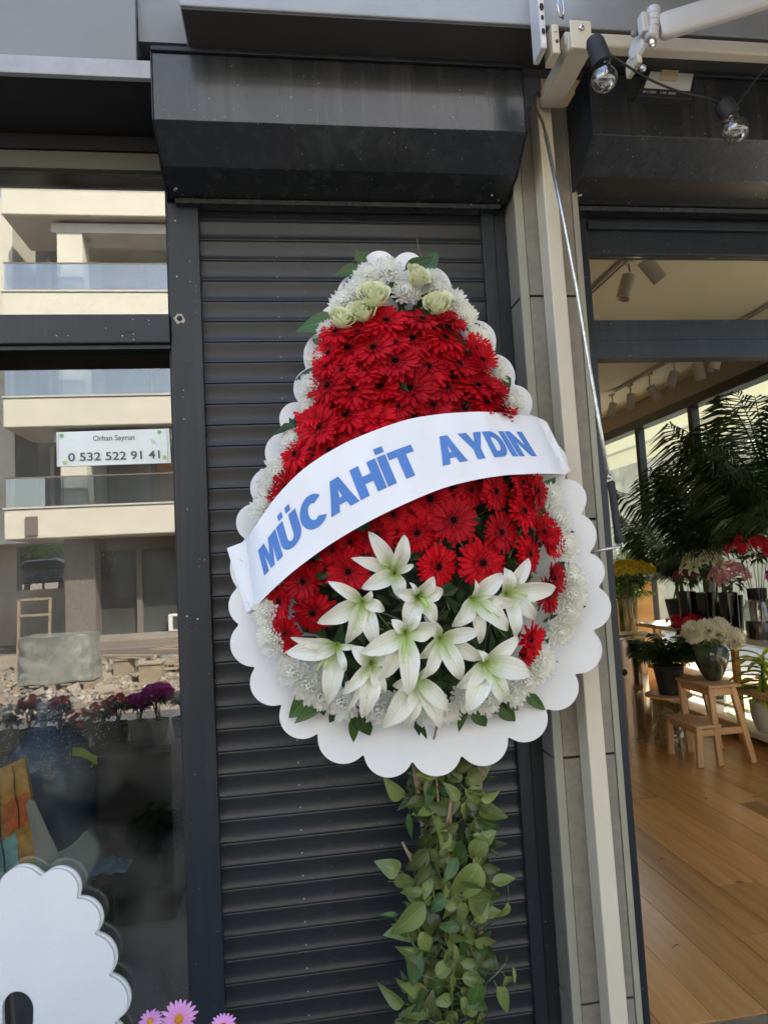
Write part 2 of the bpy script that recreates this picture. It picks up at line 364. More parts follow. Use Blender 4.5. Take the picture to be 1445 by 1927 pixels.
boxes('guide_rail', anth, rs, (.722, .766, -.022, .02, -.128, 2.862), (.770, .812, -.012, .02, -.128, 2.862), bev=.002)
boxes('bottom_bar', anth, rs, (-.258, .720, -.014, .006, -.125, -.09), bev=.002)

rs2 = thing('roller_shutter', 'raised shutter box with dark curved sides above the open shop door', 'shutter', (1.8, 0, 0))
housing(rs2, 1.024, 2.75)

# left post between window and shutter
post = thing('window_post', 'anthracite upright post with a drilled hole between the window and the shutter', 'post', (-.30, -.03, -.13))
b = MB(); b.box(-.352, -.2525, -.034, .05, -.128, 2.862); bevel(b.build('upright', anth, post), .003)
pz = at(338, 599, -.035)
b = MB(); b.lathe([(.0085, .0), (.0085, .0012)], (pz.x, -.0342, pz.z), (0, -1, 0), 14); b.build('drill_hole', jointm, post)
b = MB()
for i in range(16):
    a = 2*math.pi*i/16; r0 = .0095; r1 = .014+rnd.random()*.007; w = .2
    b.face([b.vert((pz.x+r*math.cos(t), -.0346-(.0008 if r == r0 else 0), pz.z+r*math.sin(t))) for r, t in ((r0, a-w), (r1, a-w), (r1*.9, a+w), (r0, a+w))])
b.build('chipped_paint', M('bare_primer', (.42, .38, .32), .8, noise=.4, scale=200), post)
for px, py in ((330, 415), (333, 520), (352, 1160), (372, 1165)):
    v = at(px, py, -.034); screw(post, (v.x, -.0345, v.z), .003, whitem)

# ------------------------------------------------------------------ shop window, left
win = thing('shop_window', 'tall dusty shop window mirroring the balconies across the street', 'window', (-1.2, 0, 0))
b = MB(); b.box(-2.2, -.358, .0, .006, .02, 2.31); b.build('pane', wingl2, win, label='large lower pane with the phone notice')
b = MB(); b.box(-2.2, -.358, .0, .006, 2.375, 2.98); b.build('pane', wingl, win, label='upper pane above the cross rail')
boxes('cross_rail', anth, win, (-2.2, -.3535, -.046, .03, 2.382, 2.478), bev=.004)
boxes('cross_rail_lip', anth, win, (-2.2, -.3545, -.030, .03, 2.367, 2.380))
boxes('header', M('olive_reflection', (.11, .11, .09), .5, noise=.05), win, (-2.2, -.3545, -.012, .03, 2.985, 3.043))  # olive colour puts in a reflection at the top of the glass
boxes('header_shade', darkm, win, (-2.2, -.3545, -.020, .03, 3.046, 3.096))  # dark board added to carry the soffit's shade further down
boxes('bottom_rail', anth, win, (-2.2, -.3545, -.02, .03, -.128, .02))
boxes('gasket', rubber, win, (-.362, -.3545, -.010, .03, .02, 2.366), (-.362, -.3545, -.010, .03, 2.48, 2.984))
v = at(243, 624, -.047)
b = MB(); b.box(v.x-.013, v.x+.013, -.0475, -.0462, v.z-.0018, v.z+.0018)
for dx, dz in ((.020, .009), (.023, -.003), (.032, -.003), (.021, -.012)):
    b.lathe([(.0015, 0), (.0015, .0008)], (v.x+dx, -.0464, v.z+dz), (0, -1, 0), 8)
b.build('lock_slot', jointm, win)

# paper notice stuck on the pane
def text_mesh(txt, size, bold=0.0):
    cu = bpy.data.curves.new('t', 'FONT'); cu.body = txt; cu.size = size; cu.offset = bold; cu.align_x = 'LEFT'
    to = bpy.data.objects.new('t', cu); COL.objects.link(to); dg = bpy.context.evaluated_depsgraph_get(); dg.update()
    me = bpy.data.meshes.new_from_object(to.evaluated_get(dg)); bpy.data.objects.remove(to); bpy.data.curves.remove(cu)
    return me
nt_ = thing('paper_notice', 'white paper notice with a name and phone number taped on the window', 'notice', (-.54, -.003, 2.17))
c00 = at(107, 878, -.004); c10 = at(322, 871, -.004); c01 = at(106, 813, -.004); c11 = at(318, 806, -.004)
def npt(u, v, y=0): 
    p = c00.lerp(c10, u).lerp(c01.lerp(c11, u), v); p.y = -.003+y-.0015*math.sin(u*9)*math.sin(v*4); return p
b = MB(); b.grid(lambda u, v: npt(u, v), 16, 6); b.build('sheet', noticem, nt_, True)
def put_text(txt, u0, u1, v0, v1, bold, name):
    me = text_mesh(txt, 1, bold); xs = [p.co.x for p in me.vertices]; ys = [p.co.y for p in me.vertices]
    ax, bx, ay, by = min(xs), max(xs), min(ys), max(ys)
    for p in me.vertices:
        q = npt(u0+(p.co.x-ax)/(bx-ax)*(u1-u0), v0+(p.co.y-ay)/(by-ay)*(v1-v0), -.0022)
        p.co = q-ORG[nt_.name]
    me.materials.clear(); me.materials.append(inkm)
    if name != 'digit': o = bpy.data.objects.new(name, me); COL.objects.link(o); o.parent = nt_; return
    import bmesh                      # one part per printed digit
    bm = bmesh.new(); bm.from_mesh(me); bmesh.ops.remove_doubles(bm, verts=bm.verts, dist=1e-6); left = set(bm.faces)
    while left:
        st_ = [left.pop()]; isl = [st_[0]]
        while st_:
            f = st_.pop()
            for v in f.verts:
                for g in v.link_faces:
                    if g in left: left.discard(g); st_.append(g); isl.append(g)
        vm = {}; b = MB()
        for f in isl: b.face([vm.setdefault(v, len(vm)) if v in vm else (b.vert(v.co), vm.setdefault(v, len(vm)))[1] for v in f.verts])
        m_ = b.mesh('digit', inkm, fix=False); o = bpy.data.objects.new('digit', m_); COL.objects.link(o); o.parent = nt_
    bm.free()
put_text('Orhan Sayrun', .32, .685, .655, .86, 0, 'name_line')
put_text('0 532 522 91 41', .10, .905, .135, .375, .012, 'digit')
for (u, v, mt) in ((.045, .89, greendot), (.91, .90, greendot), (.068, .10, olivedot), (.945, .165, olivedot)):
    b = MB(); c = npt(u, v, -.0028); r = .0062
    b.face([b.vert((c.x+r*(1+.15*math.sin(3*t))*math.cos(t), c.y, c.z+r*math.sin(t))) for t in [2*math.pi*i/14 for i in range(14)]]); b.build('sticker', mt, nt_)
b = MB()
for u0, v0, u1, v1 in ((.012, .02, .018, .99), (.975, .02, .98, .97), (.83, .70, .85, .55), (.845, .71, .86, .60), (.855, .66, .875, .57)):
    p, q = npt(u0, v0, -.0026), npt(u1, v1, -.0026); b.obox(p, q, .0006, .0008, (0, 1, 0))
b.build('pen_mark', inkm, nt_)

# ------------------------------------------------------------------ tiled pillar
pil = thing('tiled_pillar', 'narrow pillar clad in grey stone tiles with pale green corner trims', 'pillar', (.93, -.06, -.13))
zj = [-.126, .222, .977, 1.742, 2.508, 3.19]
boxes('core', jointm, pil, (.822, 1.036, -.112, .0, -.128, 3.19))
for a, c in zip(zj[:-1], zj[1:]):
    g = .004
    boxes('tile', tilem, pil, (.8425, .9055, -.1195, -.100, a+g, c-g), bev=.0015)
    boxes('tile', tilem, pil, (.940, 1.0165, -.1195, -.100, a+g, c-g), bev=.0015)
    boxes('tile', tilem, pil, (.8135, .826, -.106, -.002, a+g, c-g), bev=.0015)
boxes('corner_trim', trimm, pil, (.8110, .8405, -.1225, -.108, -.126, 3.19), bev=.002)
boxes('corner_trim', trimm, pil, (1.0185, 1.040, -.1225, .0, -.126, 3.19), bev=.002)

# jamb and header frame of the open door
df = thing('door_frame', 'dark frame of the open shop entrance with transom pane and rail', 'door frame', (1.1, 0, -.13))
boxes('jamb', anth, df, (1.0415, 1.118, -.012, .06, -.128, 2.862), bev=.002)
boxes('header', anth, df, (1.1185, 2.9, -.002, .05, 2.715, 2.862), bev=.003)
boxes('header_rail', anth, df, (1.1185, 2.9, -.024, -.003, 2.80, 2.828), bev=.003)
boxes('transom_rail', anth, df, (1.1185, 2.9, -.006, .05, 2.322, 2.464), (1.1185, 2.9, -.008, -.005, 2.388, 2.392), bev=.001)
boxes('pane', cleargl, df, (1.119, 2.9, .02, .026, 2.466, 2.713))
boxes('jamb', anth, df, (2.9, 2.98, -.012, .06, -.128, 2.862))
v = at(1138, 621, -.008); boxes('lock_slot', jointm, df, (v.x-.016, v.x+.016, -.0068, -.0062, v.z-.0022, v.z+.0022))
boxes('front_pier', wallm, sf, (2.985, 4.5, -.02, .10, -.12, 3.19))
boxes('threshold', chrome, df, (1.12, 2.9, -.03, .05, -.06, -.003), bev=.004)

# ------------------------------------------------------------------ awning: post, bracket, bar, arm
aw = thing('folding_awning', 'cream awning post and bracket with the white folding arm above the door', 'awning', (.92, -.2, -.13))
b = MB(); b.hexa([(.900, -.200, -.126), (.9585, -.200, -.126), (.9585, -.124, -.126), (.900, -.124, -.126), (.885, -.200, 3.16), (.933, -.200, 3.16), (.933, -.124, 3.16), (.885, -.124, 3.16)])
bevel(b.build('post', creamm, aw), .004)
yb = -.50
t0 = at(1445, 78, yb); t1 = at(1445, 102, yb)
boxes('front_bar', creamm, aw, (at(1062, 60, yb).x, 2.9, yb, yb+.040, t1.z, t0.z), bev=.006)
A = at(1034, 190, -.235); B = at(1092, 78, -.515)
b = MB(); b.obox(A, B, .074, .046, (0, 0, 1)); bevel(b.build('bracket', creamm, aw), .007, 3)
c = at(1091, 68, -.53); b = MB(); b.box(c.x-.032, c.x+.032, -.541, -.534, c.z-.044, c.z+.042); bevel(b.build('bracket_plate', creamm, aw), .008, 3)
c = at(1093, 52, -.541); screw(aw, (c.x, -.5412, c.z), .009)
p1, p2 = at(1050, 182, -.33), at(1058, 170, -.35)
b = MB(); q = (B-A).normalized(); mid = A.lerp(B, .22)+Vector((0, 0, 0))
n = (q.cross(Vector((1, 0, 0)))).normalized(); n = n if n.y < 0 else -n
b.obox(mid+n*.0222-q*.012, mid+n*.0222+q*.012, .009, .002, n); b.build('slot', jointm, aw)
# perforated end plate and clamp block
e0 = at(1018, 50, -.50)
b = MB(); b.box(e0.x-.012, e0.x+.006, -.52, -.45, e0.z-.080, e0.z+.14); bevel(b.build('end_plate', whitem, aw), .004)
b = MB()
for dz, w in ((-.030, .010), (.012, .008), (.045, .012), (.09, .010)):
    for s in range(1): b.lathe([(w, 0), (w, .0008)], (e0.x-.003, -.5205, e0.z+dz), (0, -1, 0), 14)
for vi in range(len(b.v)): x, y, z_ = b.v[vi]; b.v[vi] = (e0.x-.003+(x-e0.x+.003)*.55, y, z_)
b.build('plate_hole', jointm, aw)
b = MB(); b.box(e0.x-.009, e0.x+.003, -.5206, -.5202, e0.z-.066, e0.z-.045); b.build('plate_label', noticem, aw)
c = at(1043, 78, -.5); b = MB(); b.box(c.x-.013, c.x+.010, -.515, -.45, c.z-.045, c.z+.043); bevel(b.build('clamp_block', creamm, aw), .003)
screw(aw, (c.x-.002, -.5155, c.z+.02), .004); screw(aw, (c.x+.001, -.5155, c.z-.01), .005, rustm)
# arm shoulder
c = at(1199, 90, -.56)
b = MB(); b.lathe([(.026, -.008), (.030, -.004), (.030, .004), (.026, .008)], c, (1, .25, 0), 20); bevel(b.build('shoulder_plate', whitem, aw, 'sharp'), .002)
b = MB(); b.box(c.x-.008, c.x+.008, -.57, -.50, c.z-.05, c.z); bevel(b.build('shoulder_foot', creamm, aw), .004)
screw(aw, at(1192, 64, -.58), .010, greym, (0, -1, 0)); screw(aw, at(1209, 128, -.56), .010, steelm, (0, -1, -.5))
k0 = at(1230, 14, -.60); k1 = at(1225, 74, -.60)
b = MB(); b.tube([k0, k0.lerp(k1, .05), k0.lerp(k1, .95), k1], [.012, .019, .019, .014], 18)
for tt in (.25, .45, .65): b.tube([k0.lerp(k1, tt-.02), k0.lerp(k1, tt+.02)], .0205, 18)
b.build('hinge_pin', whitem, aw, 'sharp')
b = MB(); p = at(1209, 45, -.60); b.box(p.x-.008, p.x+.012, -.615, -.585, p.z-.03, p.z+.028); bevel(b.build('hinge_ear', whitem, aw), .004)
k2 = at(1229, 88, -.60); b = MB(); b.tube([k1, k2], .007, 6); b.tube([k1.lerp(k2, .3), k1.lerp(k2, .7)], .011, 6); b.build('hinge_nut', chrome, aw)
a0 = at(1240, 52, -.60); a1 = at(1560, -47, -.72)
d = (a1-a0).normalized(); b = MB()
side = d.cross(Vector((0, 1, 0))).normalized(); dep = side.cross(d).normalized()
prof = []
H_, D_ = .036, .020
for i in range(28):
    t = 2*math.pi*i/28; cx, cy = math.cos(t), math.sin(t)
    prof.append((H_*math.copysign(abs(cx)**.6, cx), D_*math.copysign(abs(cy)**.6, cy)))
rings = []
for u, s in ((0, .80), (.02, .97), (.06, 1), (.9, 1)):
    p = a0.lerp(a1, u)
    ring = []
    for i, (h, dd) in enumerate(prof):
        g = .93 if i in (4, 10, 17, 19, 21, 23) and u > .05 else 1
        ring.append(b.vert(p+side*h*s+dep*dd*s*g))
    rings.append(ring)
for i in range(3):
    for j in range(28): b.face([rings[i][j], rings[i][(j+1) % 28], rings[i+1][(j+1) % 28], rings[i+1][j]])
b.face(rings[0]); b.build('folding_arm', whitem, aw, 'sharp')
# chain link hanging at the gear
b = MB(); p0 = at(1052, -12, -.52)
b.tube([at(1050, -20, -.53), at(1049, 10, -.53), at(1054, 30, -.53), at(1059, 34, -.53), at(1061, 20, -.53), at(1058, -5, -.53), at(1056, -20, -.53)], .0035, 8)
b.build('gear_eye', chrome, aw, True)

clothm = M('awning_cloth', (.10, .10, .10), .9, noise=.08, bump=.3, bscale=200)
b = MB(); b.hexa([(1.0, -2.9, 3.16), (4.6, -2.9, 3.16), (4.6, -.47, 3.43), (1.0, -.47, 3.43), (1.0, -2.9, 3.164), (4.6, -2.9, 3.164), (4.6, -.47, 3.434), (1.0, -.47, 3.434)]); b.build('awning_cloth', clothm, aw)
b = MB(); b.box(1.0, 4.6, -2.95, -2.88, 3.10, 3.18); b.build('cloth_bar', whitem, aw)
# crank rod hanging at the post
cr = thing('awning_crank', 'long steel awning crank with black rubber grip hanging beside the post', 'crank', at(1146, 900, -.26))
Yc = -.262
b = MB(); pts = [at(1020, 185, Yc+.02), at(1012, 172, Yc), at(1007, 180, Yc), at(1008, 200, Yc), at(1016, 218, Yc), at(1022, 232, Yc), at(1026, 250, Yc), at(1062, 420, Yc), at(1085, 540, Yc)]
b.tube(pts[:7], .0045, 8); b.build('hook', rustm, cr, True)
b = MB(); b.tube([pts[6], pts[7], pts[8], at(1106, 672, Yc), at(1128, 800, Yc), at(1146, 902, Yc)], .0062, 10); b.build('rod', steelm, cr, True)
b = MB(); b.tube([at(1145, 893, Yc), at(1147, 902, Yc)], .008, 10); b.build('ferrule', chrome, cr, True)
b = MB(); b.tube([at(1148, 905, Yc), at(1149, 908, Yc), at(1152, 925, Yc), at(1162, 1000, Yc), at(1165, 1018, Yc), at(1166, 1022, Yc)], [.008, .013, .012, .012, .0145, .012], 14); b.build('grip', rubber, cr, True)
b = MB(); b.tube([at(1167, 1020, Yc), at(1171, 1024, Yc), at(1165, 1029, Yc), at(1105, 1040, Yc)], .0052, 8); b.build('crank_handle', steelm, cr, True)

# string light with two bulbs
Y1, Y2 = -.60, -.46
slg = thing('string_light', 'black string-light cable carrying two clear bulbs in front of the awning bar', 'string light', at(1118, 90, Y1))
def bulb(s0, s1, c, r, Y, back):
    s0, s1, c = at(*s0, Y), at(*s1, Y), at(*c, Y); ax = (s1-s0).normalized(); L_ = (s1-s0).length
    b = MB(); b.lathe([(.004, 0), (r*.55, L_*.06), (r*.72, L_*.25), (r*.76, L_*.8), (r*.80, L_), (r*.62, L_)], s0, ax, 18); sk = b.build('socket', rubber, slg, 'sharp')
    ds = (c-s1).length; ax2 = (c-s1).normalized()
    pr = [(r*.55, -.002), (r*.58, ds*.2)]
    for i in range(11):
        t = -math.pi/2+.62+(math.pi-.62)*i/10; pr.append((max(.0004, r*math.cos(t)), ds+r*math.sin(t)))
    b = MB(); b.lathe(pr, s1, ax2, 24); bo = b.build('bulb', bulbgl, slg, True)
    b = MB(); b.lathe([(.002, 0), (.0045, ds*.3), (.002, ds*.55)], s1, ax2, 8)
    sd = ax2.cross(Vector((0, 1, 0))).normalized()
    tip = s1+ax2*ds*.55
    fil = [tip+sd*r*.35*(-1+2*i/8)+ax2*(r*.35*(1-abs(-1+2*i/8))*.6+.002*(i % 2)) for i in range(9)]
    b.tube([s1+ax2*ds*.3]+[fil[0]], .0006, 5); b.tube([s1+ax2*ds*.3]+[fil[-1]], .0006, 5); b.tube(fil, .0005, 5)
    b.build('filament', chrome, bo, True)
bulb((1115, 68), (1134, 118), (1137, 148), .036*.98, Y1, 0)
bulb((1357, 188), (1374, 216), (1384, 244), .0385, Y2, 0)
b = MB()
def cable(pts, r=.0035):
    P = [at(*p) for p in pts]; out = []
    for i in range(len(P)-1):
        a = P[max(i-1, 0)]; q = P[i]; c = P[i+1]; e = P[min(i+2, len(P)-1)]
        for j in range(5):
            t = j/5; out.append(.5*((2*q)+(-a+c)*t+(2*a-5*q+4*c-e)*t*t+(-a+3*q-3*c+e)*t**3))
    out.append(P[-1]); b.tube(out, r, 7)
cable([(1128, 82, Y1), (1142, 98, Y1), (1175, 120, -.58), (1225, 150, -.55), (1280, 172, -.52), (1318, 180, -.50), (1345, 190, -.47), (1360, 194, Y2)])
cable([(1368, 188, Y2), (1385, 196, Y2), (1400, 178, -.46), (1425, 145, -.47), (1447, 122, -.48), (1470, 105, -.49)], .0028)
cable([(1352, 198, Y2), (1350, 190, Y2), (1360, 182, Y2), (1372, 184, Y2)], .003)
b.build('cable', rubber, slg, True)

# floodlight under the soffit
fl = thing('floodlight', 'square black LED floodlight mounted above the shop door', 'floodlight', at(1258, 150, -.33))
Yf = -.33
q = [at(1226, 116, Yf+.03), at(1314, 121, Yf+.03), at(1302, 186, Yf), at(1199, 179, Yf)]
nrm = (q[1]-q[0]).cross(q[3]-q[0]).normalized(); nrm = -nrm if nrm.y > 0 else nrm
b = MB(); b.prism(q, -nrm*.03); bevel(b.build('housing', rubber, fl), .003)
def fq(u, v, o=0): return q[0].lerp(q[1], u).lerp(q[3].lerp(q[2], u), v)+nrm*o
def fquad(name, mt, u0, u1, v0, v1, o, par):
    b = MB(); b.prism([fq(u0, v0, o), fq(u1, v0, o), fq(u1, v1, o), fq(u0, v1, o)], nrm*.0012); return b.build(name, mt, par)
fquad('reflector', M('reflector', (.62, .60, .54), .4), .06, .93, .06, .78, .001, fl)
fquad('led_board', M('led_board', (.45, .42, .33), .5), .27, .62, .20, .56, .0025, fl)
ledm = M('led_chip', (.75, .55, .25), .4)
b = MB()
for i in range(7):
    for j in range(5):
        u = .295+i*.045; v = .235+j*.062; b.prism([fq(u, v, .004), fq(u+.032, v, .004), fq(u+.032, v+.042, .004), fq(u, v+.042, .004)], nrm*.0008)
b.build('led_chip', ledm, fl)
b = MB()
for u0, u1 in ((.07, .13), (.15, .17), (.19, .31), (.39, .42), (.44, .50), (.54, .68)):
    b.prism([fq(u0, .85, .001), fq(u1, .85, .001), fq(u1, .91, .001), fq(u0, .91, .001)], nrm*.0005)
b.build('printed_mark', M('grey_print', (.3, .3, .3), .6), fl)
b = MB(); b.tube([at(1300, 155, -.30), at(1365, 120, -.29)], .002, 6); b.build('lead_wire', rubber, fl)
b = MB(); p = fq(.5, .3, -.03); b.box(p.x-.03, p.x+.03, p.y+.0, -.303, p.z-.01, p.z+.02); b.build('mount', rubber, fl)

# ================================================================== THE WREATH
YB = -.32
wr = thing('flower_wreath', 'teardrop wreath of red gerberas and white lilies on scalloped white card with a blue-lettered banner', 'wreath', (.42, YB, -.13))
VAL = [(742, 489, 768, 474), (797, 500, 840, 517), (848, 558, 886, 573), (890, 602, 930, 625), (926, 665, 960, 682), (967, 724, 992, 735),
       (995, 780, 1031, 802), (1040, 832, 1068, 868), (1061, 902, 1101, 925), (1091, 967, 1122, 1002), (1108, 1041, 1137, 1068), (1124, 1105, 1150, 1144),
       (1112, 1186, 1131, 1237), (1080, 1267, 1086, 1310), (1026, 1333, 1020, 1382), (955, 1385, 938, 1432), (868, 1420, 828, 1461), (776, 1431, 733, 1464),
       (685, 1418, 640, 1438), (599, 1379, 548, 1386), (532, 1325, 482, 1315), (482, 1255, 438, 1232), (451, 1176, 430, 1142), (447, 1107, 433, 1062),
       (463, 1015, 444, 983), (485, 948, 472, 908), (511, 880, 499, 845), (538, 813, 526, 782), (563, 757, 553, 722), (577, 694, 575, 650),
       (606, 622, 602, 596), (636, 572, 637, 540), (684, 512, 686, 488)]
def scallop(vals):
    out = []; n = len(vals)
    for i in range(n):
        ax, ay, mx, my = vals[i]; bx, by = vals[(i+1) % n][:2]
        d = 2*(ax*(my-by)+mx*(by-ay)+bx*(ay-my))
        if abs(d) < 1e-6: out.append((ax, ay)); continue
        ux = ((ax*ax+ay*ay)*(my-by)+(mx*mx+my*my)*(by-ay)+(bx*bx+by*by)*(ay-my))/d
        uy = ((ax*ax+ay*ay)*(bx-mx)+(mx*mx+my*my)*(ax-bx)+(bx*bx+by*by)*(mx-ax))/d
        r = math.hypot(ax-ux, ay-uy); t0 = math.atan2(ay-uy, ax-ux); tm = math.atan2(my-uy, mx-ux); t1 = math.atan2(by-uy, bx-ux)
        dm = (tm-t0) % (2*math.pi); d1 = (t1-t0) % (2*math.pi)
        if dm > d1: d1 -= 2*math.pi
        for k in range(0, 13): t = t0+d1*(k+.35)/13.0; out.append((ux+r*math.cos(t), uy+r*math.sin(t)))
    return out
def chaikin(P, it=1):
    for _ in range(it):
        Q = []
        for i in range(len(P)):
            a, b_ = P[i], P[(i+1) % len(P)]; Q += [(a[0]*.75+b_[0]*.25, a[1]*.75+b_[1]*.25), (a[0]*.25+b_[0]*.75, a[1]*.25+b_[1]*.75)]
        P = Q
    return P
outl = chaikin(scallop(VAL), 1)
def plate(name, pts3, th, parent, mt=cardm, edge=cardedge, holes=None):
    import bmesh
    off = ORG[parent.name]; bm = bmesh.new(); vs = [bm.verts.new(p-off) for p in pts3]
    es = [bm.edges.new((vs[i], vs[(i+1) % len(vs)])) for i in range(len(vs))]
    for h in holes or []:
        hv = [bm.verts.new(p-off) for p in h]; es += [bm.edges.new((hv[i], hv[(i+1) % len(hv)])) for i in range(len(hv))]
    bmesh.ops.triangle_fill(bm, use_beauty=True, use_dissolve=False, edges=es)
    fs = list(bm.faces)
    for f in fs:
        if f.normal.y > 0: f.normal_flip()
    ex = bmesh.ops.extrude_face_region(bm, geom=fs)
    for e in ex['geom']:
        if isinstance(e, bmesh.types.BMVert): e.co.y += th
    bm.normal_update(); bmesh.ops.recalc_face_normals(bm, faces=bm.faces)
    for f in bm.faces: f.material_index = 1 if abs(f.normal.y) < .5 else 0
    me = bpy.data.meshes.new(name); bm.to_mesh(me); bm.free(); me.materials.append(mt); me.materials.append(edge)
    o = bpy.data.objects.new(name, me); COL.objects.link(o); o.parent = parent; ORG[o.name] = off
    return o
plate('backing_board', [at(x, y, YB) for x, y in outl], .010, wr)

# ------- flower meshes (unit radius, facing +z)
def rot_to(n, spin=0): return Vector(n).normalized().to_track_quat('Z', 'Y').to_matrix() @ Matrix.Rotation(spin, 3, 'Z')
def gerbera_mesh(seed, mat, np1=21, droop=.12, rows=3, name='gerbera'):
    r = random.Random(seed); b = MB()
    def petal(ang, L_, w, z0, lift, curl, tw):
        ca, sa = math.cos(ang), math.sin(ang)
        ux, uy = ca, sa; vx, vy = -sa, ca
        prof = [(0, .35), (.25, .75), (.55, 1), (.82, .92), (.95, .62), (1.0, .22)]
        rows_ = []
        for t, wd in prof:
            rad = .11+(L_-.11)*t; h = z0+lift*t-curl*t*t
            c = []
            for k, s in enumerate((-1, 0, 1)):
                o = s*w*wd*.5; zz = h+(.022 if s else -.012)*1.0+s*tw*t
                sl_ = .03*(1 if s == 0 else 0) if t == 1.0 else 0
                c.append(b.vert((ux*(rad-sl_)+vx*o, uy*(rad-sl_)+vy*o, zz), (t, .5+s*.5)))
            rows_.append(c)
        for i in range(len(rows_)-1):
            for k in (0, 1): b.face([rows_[i][k], rows_[i+1][k], rows_[i+1][k+1], rows_[i][k+1]])
    for i in range(np1): petal(2*math.pi*i/np1+r.uniform(-.07, .07), r.uniform(.84, 1.06), r.uniform(.15, .22), -.03, r.uniform(.02, .24), droop+r.uniform(0, .16), r.uniform(-.03, .03))
    for i in range(np1): petal(2*math.pi*(i+.5)/np1+r.uniform(-.08, .08), r.uniform(.78, .92), r.uniform(.16, .21), .02, r.uniform(.12, .28), droop+r.uniform(-.02, .08), r.uniform(-.04, .04))
    if rows > 2:
        for i in range(20): petal(2*math.pi*i/20+r.uniform(-.1, .1), r.uniform(.34, .46), .08, .05, r.uniform(.08, .14), .03, 0)
    return b.mesh(name, mat, fix=False)
def disc_mesh():
    b = MB(); b.lathe([(.215, .03), (.20, .075), (.125, .09)], n=20, cap=False); b.lathe([(.125, .09), (.08, .065), (.02, .06)], n=20, m=1)
    r = random.Random(3)
    for i in range(46):
        a = 2*math.pi*i/46; q = r.uniform(.17, .25); w = .012
        p = Vector((q*math.cos(a), q*math.sin(a), .07)); t = p+Vector((p.x*.14, p.y*.14, .06)); s = Vector((-math.sin(a), math.cos(a), 0))*w
        b.face([b.vert(p-s), b.vert(p+s), b.vert(t)], 2)
    return b.mesh('flower_eye', [reddisc, blackdisc, M('pollen_tip', (.40, .05, .05), .7)], True, fix=False)
GER = [gerbera_mesh(i, redp, 21+i % 5, -.05+.06*(i % 5)) for i in range(14)]
GCUP = [gerbera_mesh(40+i, redp, 20, -.25) for i in range(3)]
EYEM = disc_mesh()
def chrys_mesh(seed, mat, n=150, name='chrysanthemum', ball=0):
    r = random.Random(seed); b = MB(); ga = 2.39996
    for i in range(n):
        f = (i+.5)/n; th = (1.55+ball)*f**.55; a = i*ga+r.uniform(-.15, .15)
        L_ = (1 if ball else .45+.55*f)*r.uniform(.85, 1.1); d = Vector((math.sin(th)*math.cos(a), math.sin(th)*math.sin(a), math.cos(th)*.8))
        s = d.cross(Vector((0, 0, 1))).normalized()*.105; up = s.cross(d).normalized()*.1
        base = d*.12*(1-f)+Vector((0, 0, .12*(1-f)))
        p1 = base+d*L_*.5+up*.5*(-1 if f > .5 else -.6); p2 = base+d*L_*.88-up*.2; p3 = base+d*L_+up*(1.2 if f < .8 else -.4)
        A_ = [b.vert(base-s*.4, (0, 0)), b.vert(base+s*.4, (0, 1))]; B_ = [b.vert(p1-s, (.5, 0)), b.vert(p1+s, (.5, 1))]; C_ = [b.vert(p2-s*.85, (.85, 0)), b.vert(p2+s*.85, (.85, 1))]
        D_ = b.vert(p3, (1, .5))
        b.face([A_[0], A_[1], B_[1], B_[0]]); b.face([B_[0], B_[1], C_[1], C_[0]]); b.face([C_[0], C_[1], D_])
    return b.mesh(name, mat, fix=False)
CHR = [chrys_mesh(60+i, chrysm, 84+8*i) for i in range(4)]
def rose_mesh(seed, mat):
    r = random.Random(seed); b = MB()
    for i in range(15):
        f = i/14; a = i*2.4; rad = .12+.80*f**1.1; h0 = -.6; h1 = .75-.35*f; wid = 1.5-.35*f; fl = .02+.38*f
        def fn(u, v, a=a, rad=rad, h1=h1, wid=wid, fl=fl):
            t = a+(v-.5)*wid*2/ (1+.2*u); q = rad*(.35+.65*math.sin(min(1, u*1.2)*math.pi/2))+fl*max(0, u-.75)*1.8
            edge = 1-.22*abs(2*v-1)**3
            return (q*math.cos(t), q*math.sin(t), h0+(h1-h0)*u*edge-fl*max(0, u-.85)*1.2+.03*math.sin(9*v+a)*u)
        b.grid(fn, 6, 8)
    return b.mesh('rose', mat, True, fix=False)
ROS = [rose_mesh(i, rosem) for i in range(2)]
def leaf_mesh(seed, mat, w=.42, bend=.3, fold=.12, name='leaf'):
    r = random.Random(seed); b = MB(); tw = r.uniform(-.5, .5); sb = r.uniform(-.15, .15)
    def fn(u, v):
        s = 2*v-1; wd = w*.5*math.sin(math.pi*min(1, u)**.82)**.85*(1-.25*u) if 0 < u < 1 else 0
        x = u-.12*bend*u; y = s*wd+sb*u*u; z = -bend*u*u+abs(s)*fold*wd*4*.5+.02*math.sin(7*u+s*2+seed)
        t = tw*u; return (x, y*math.cos(t)-z*math.sin(t)*.3, z+y*math.sin(t))
    b.grid(fn, 9, 4)
    b.tube([(-.22, 0, .03), (-.08, 0, .01), (.02, 0, 0)], .012, 5)
    return b.mesh(name, mat, True, fix=False)
LEAF = [leaf_mesh(i, leafm, .40+.05*(i % 3), .1+.2*(i % 4)) for i in range(6)]
LEAFO = [leaf_mesh(20+i, leafolive, .42+.07*(i % 4), .25+.3*(i % 4), .26) for i in range(9)]

CX, CY = 790, 955
def dome(px, py): return max(0, 1-((px-CX)/345)**2-((py-CY)/480)**2)
def spot(px, py, extra=0): return at(px, py, YB-.028-.105*math.sqrt(dome(px, py))-extra)
def facing(px, py, k=1.0):
    return Vector(((px-CX)/345*1.05*k+rnd.uniform(-.28, .28), -1, -(py-CY)/480*.7*k+.12+rnd.uniform(-.28, .28)))

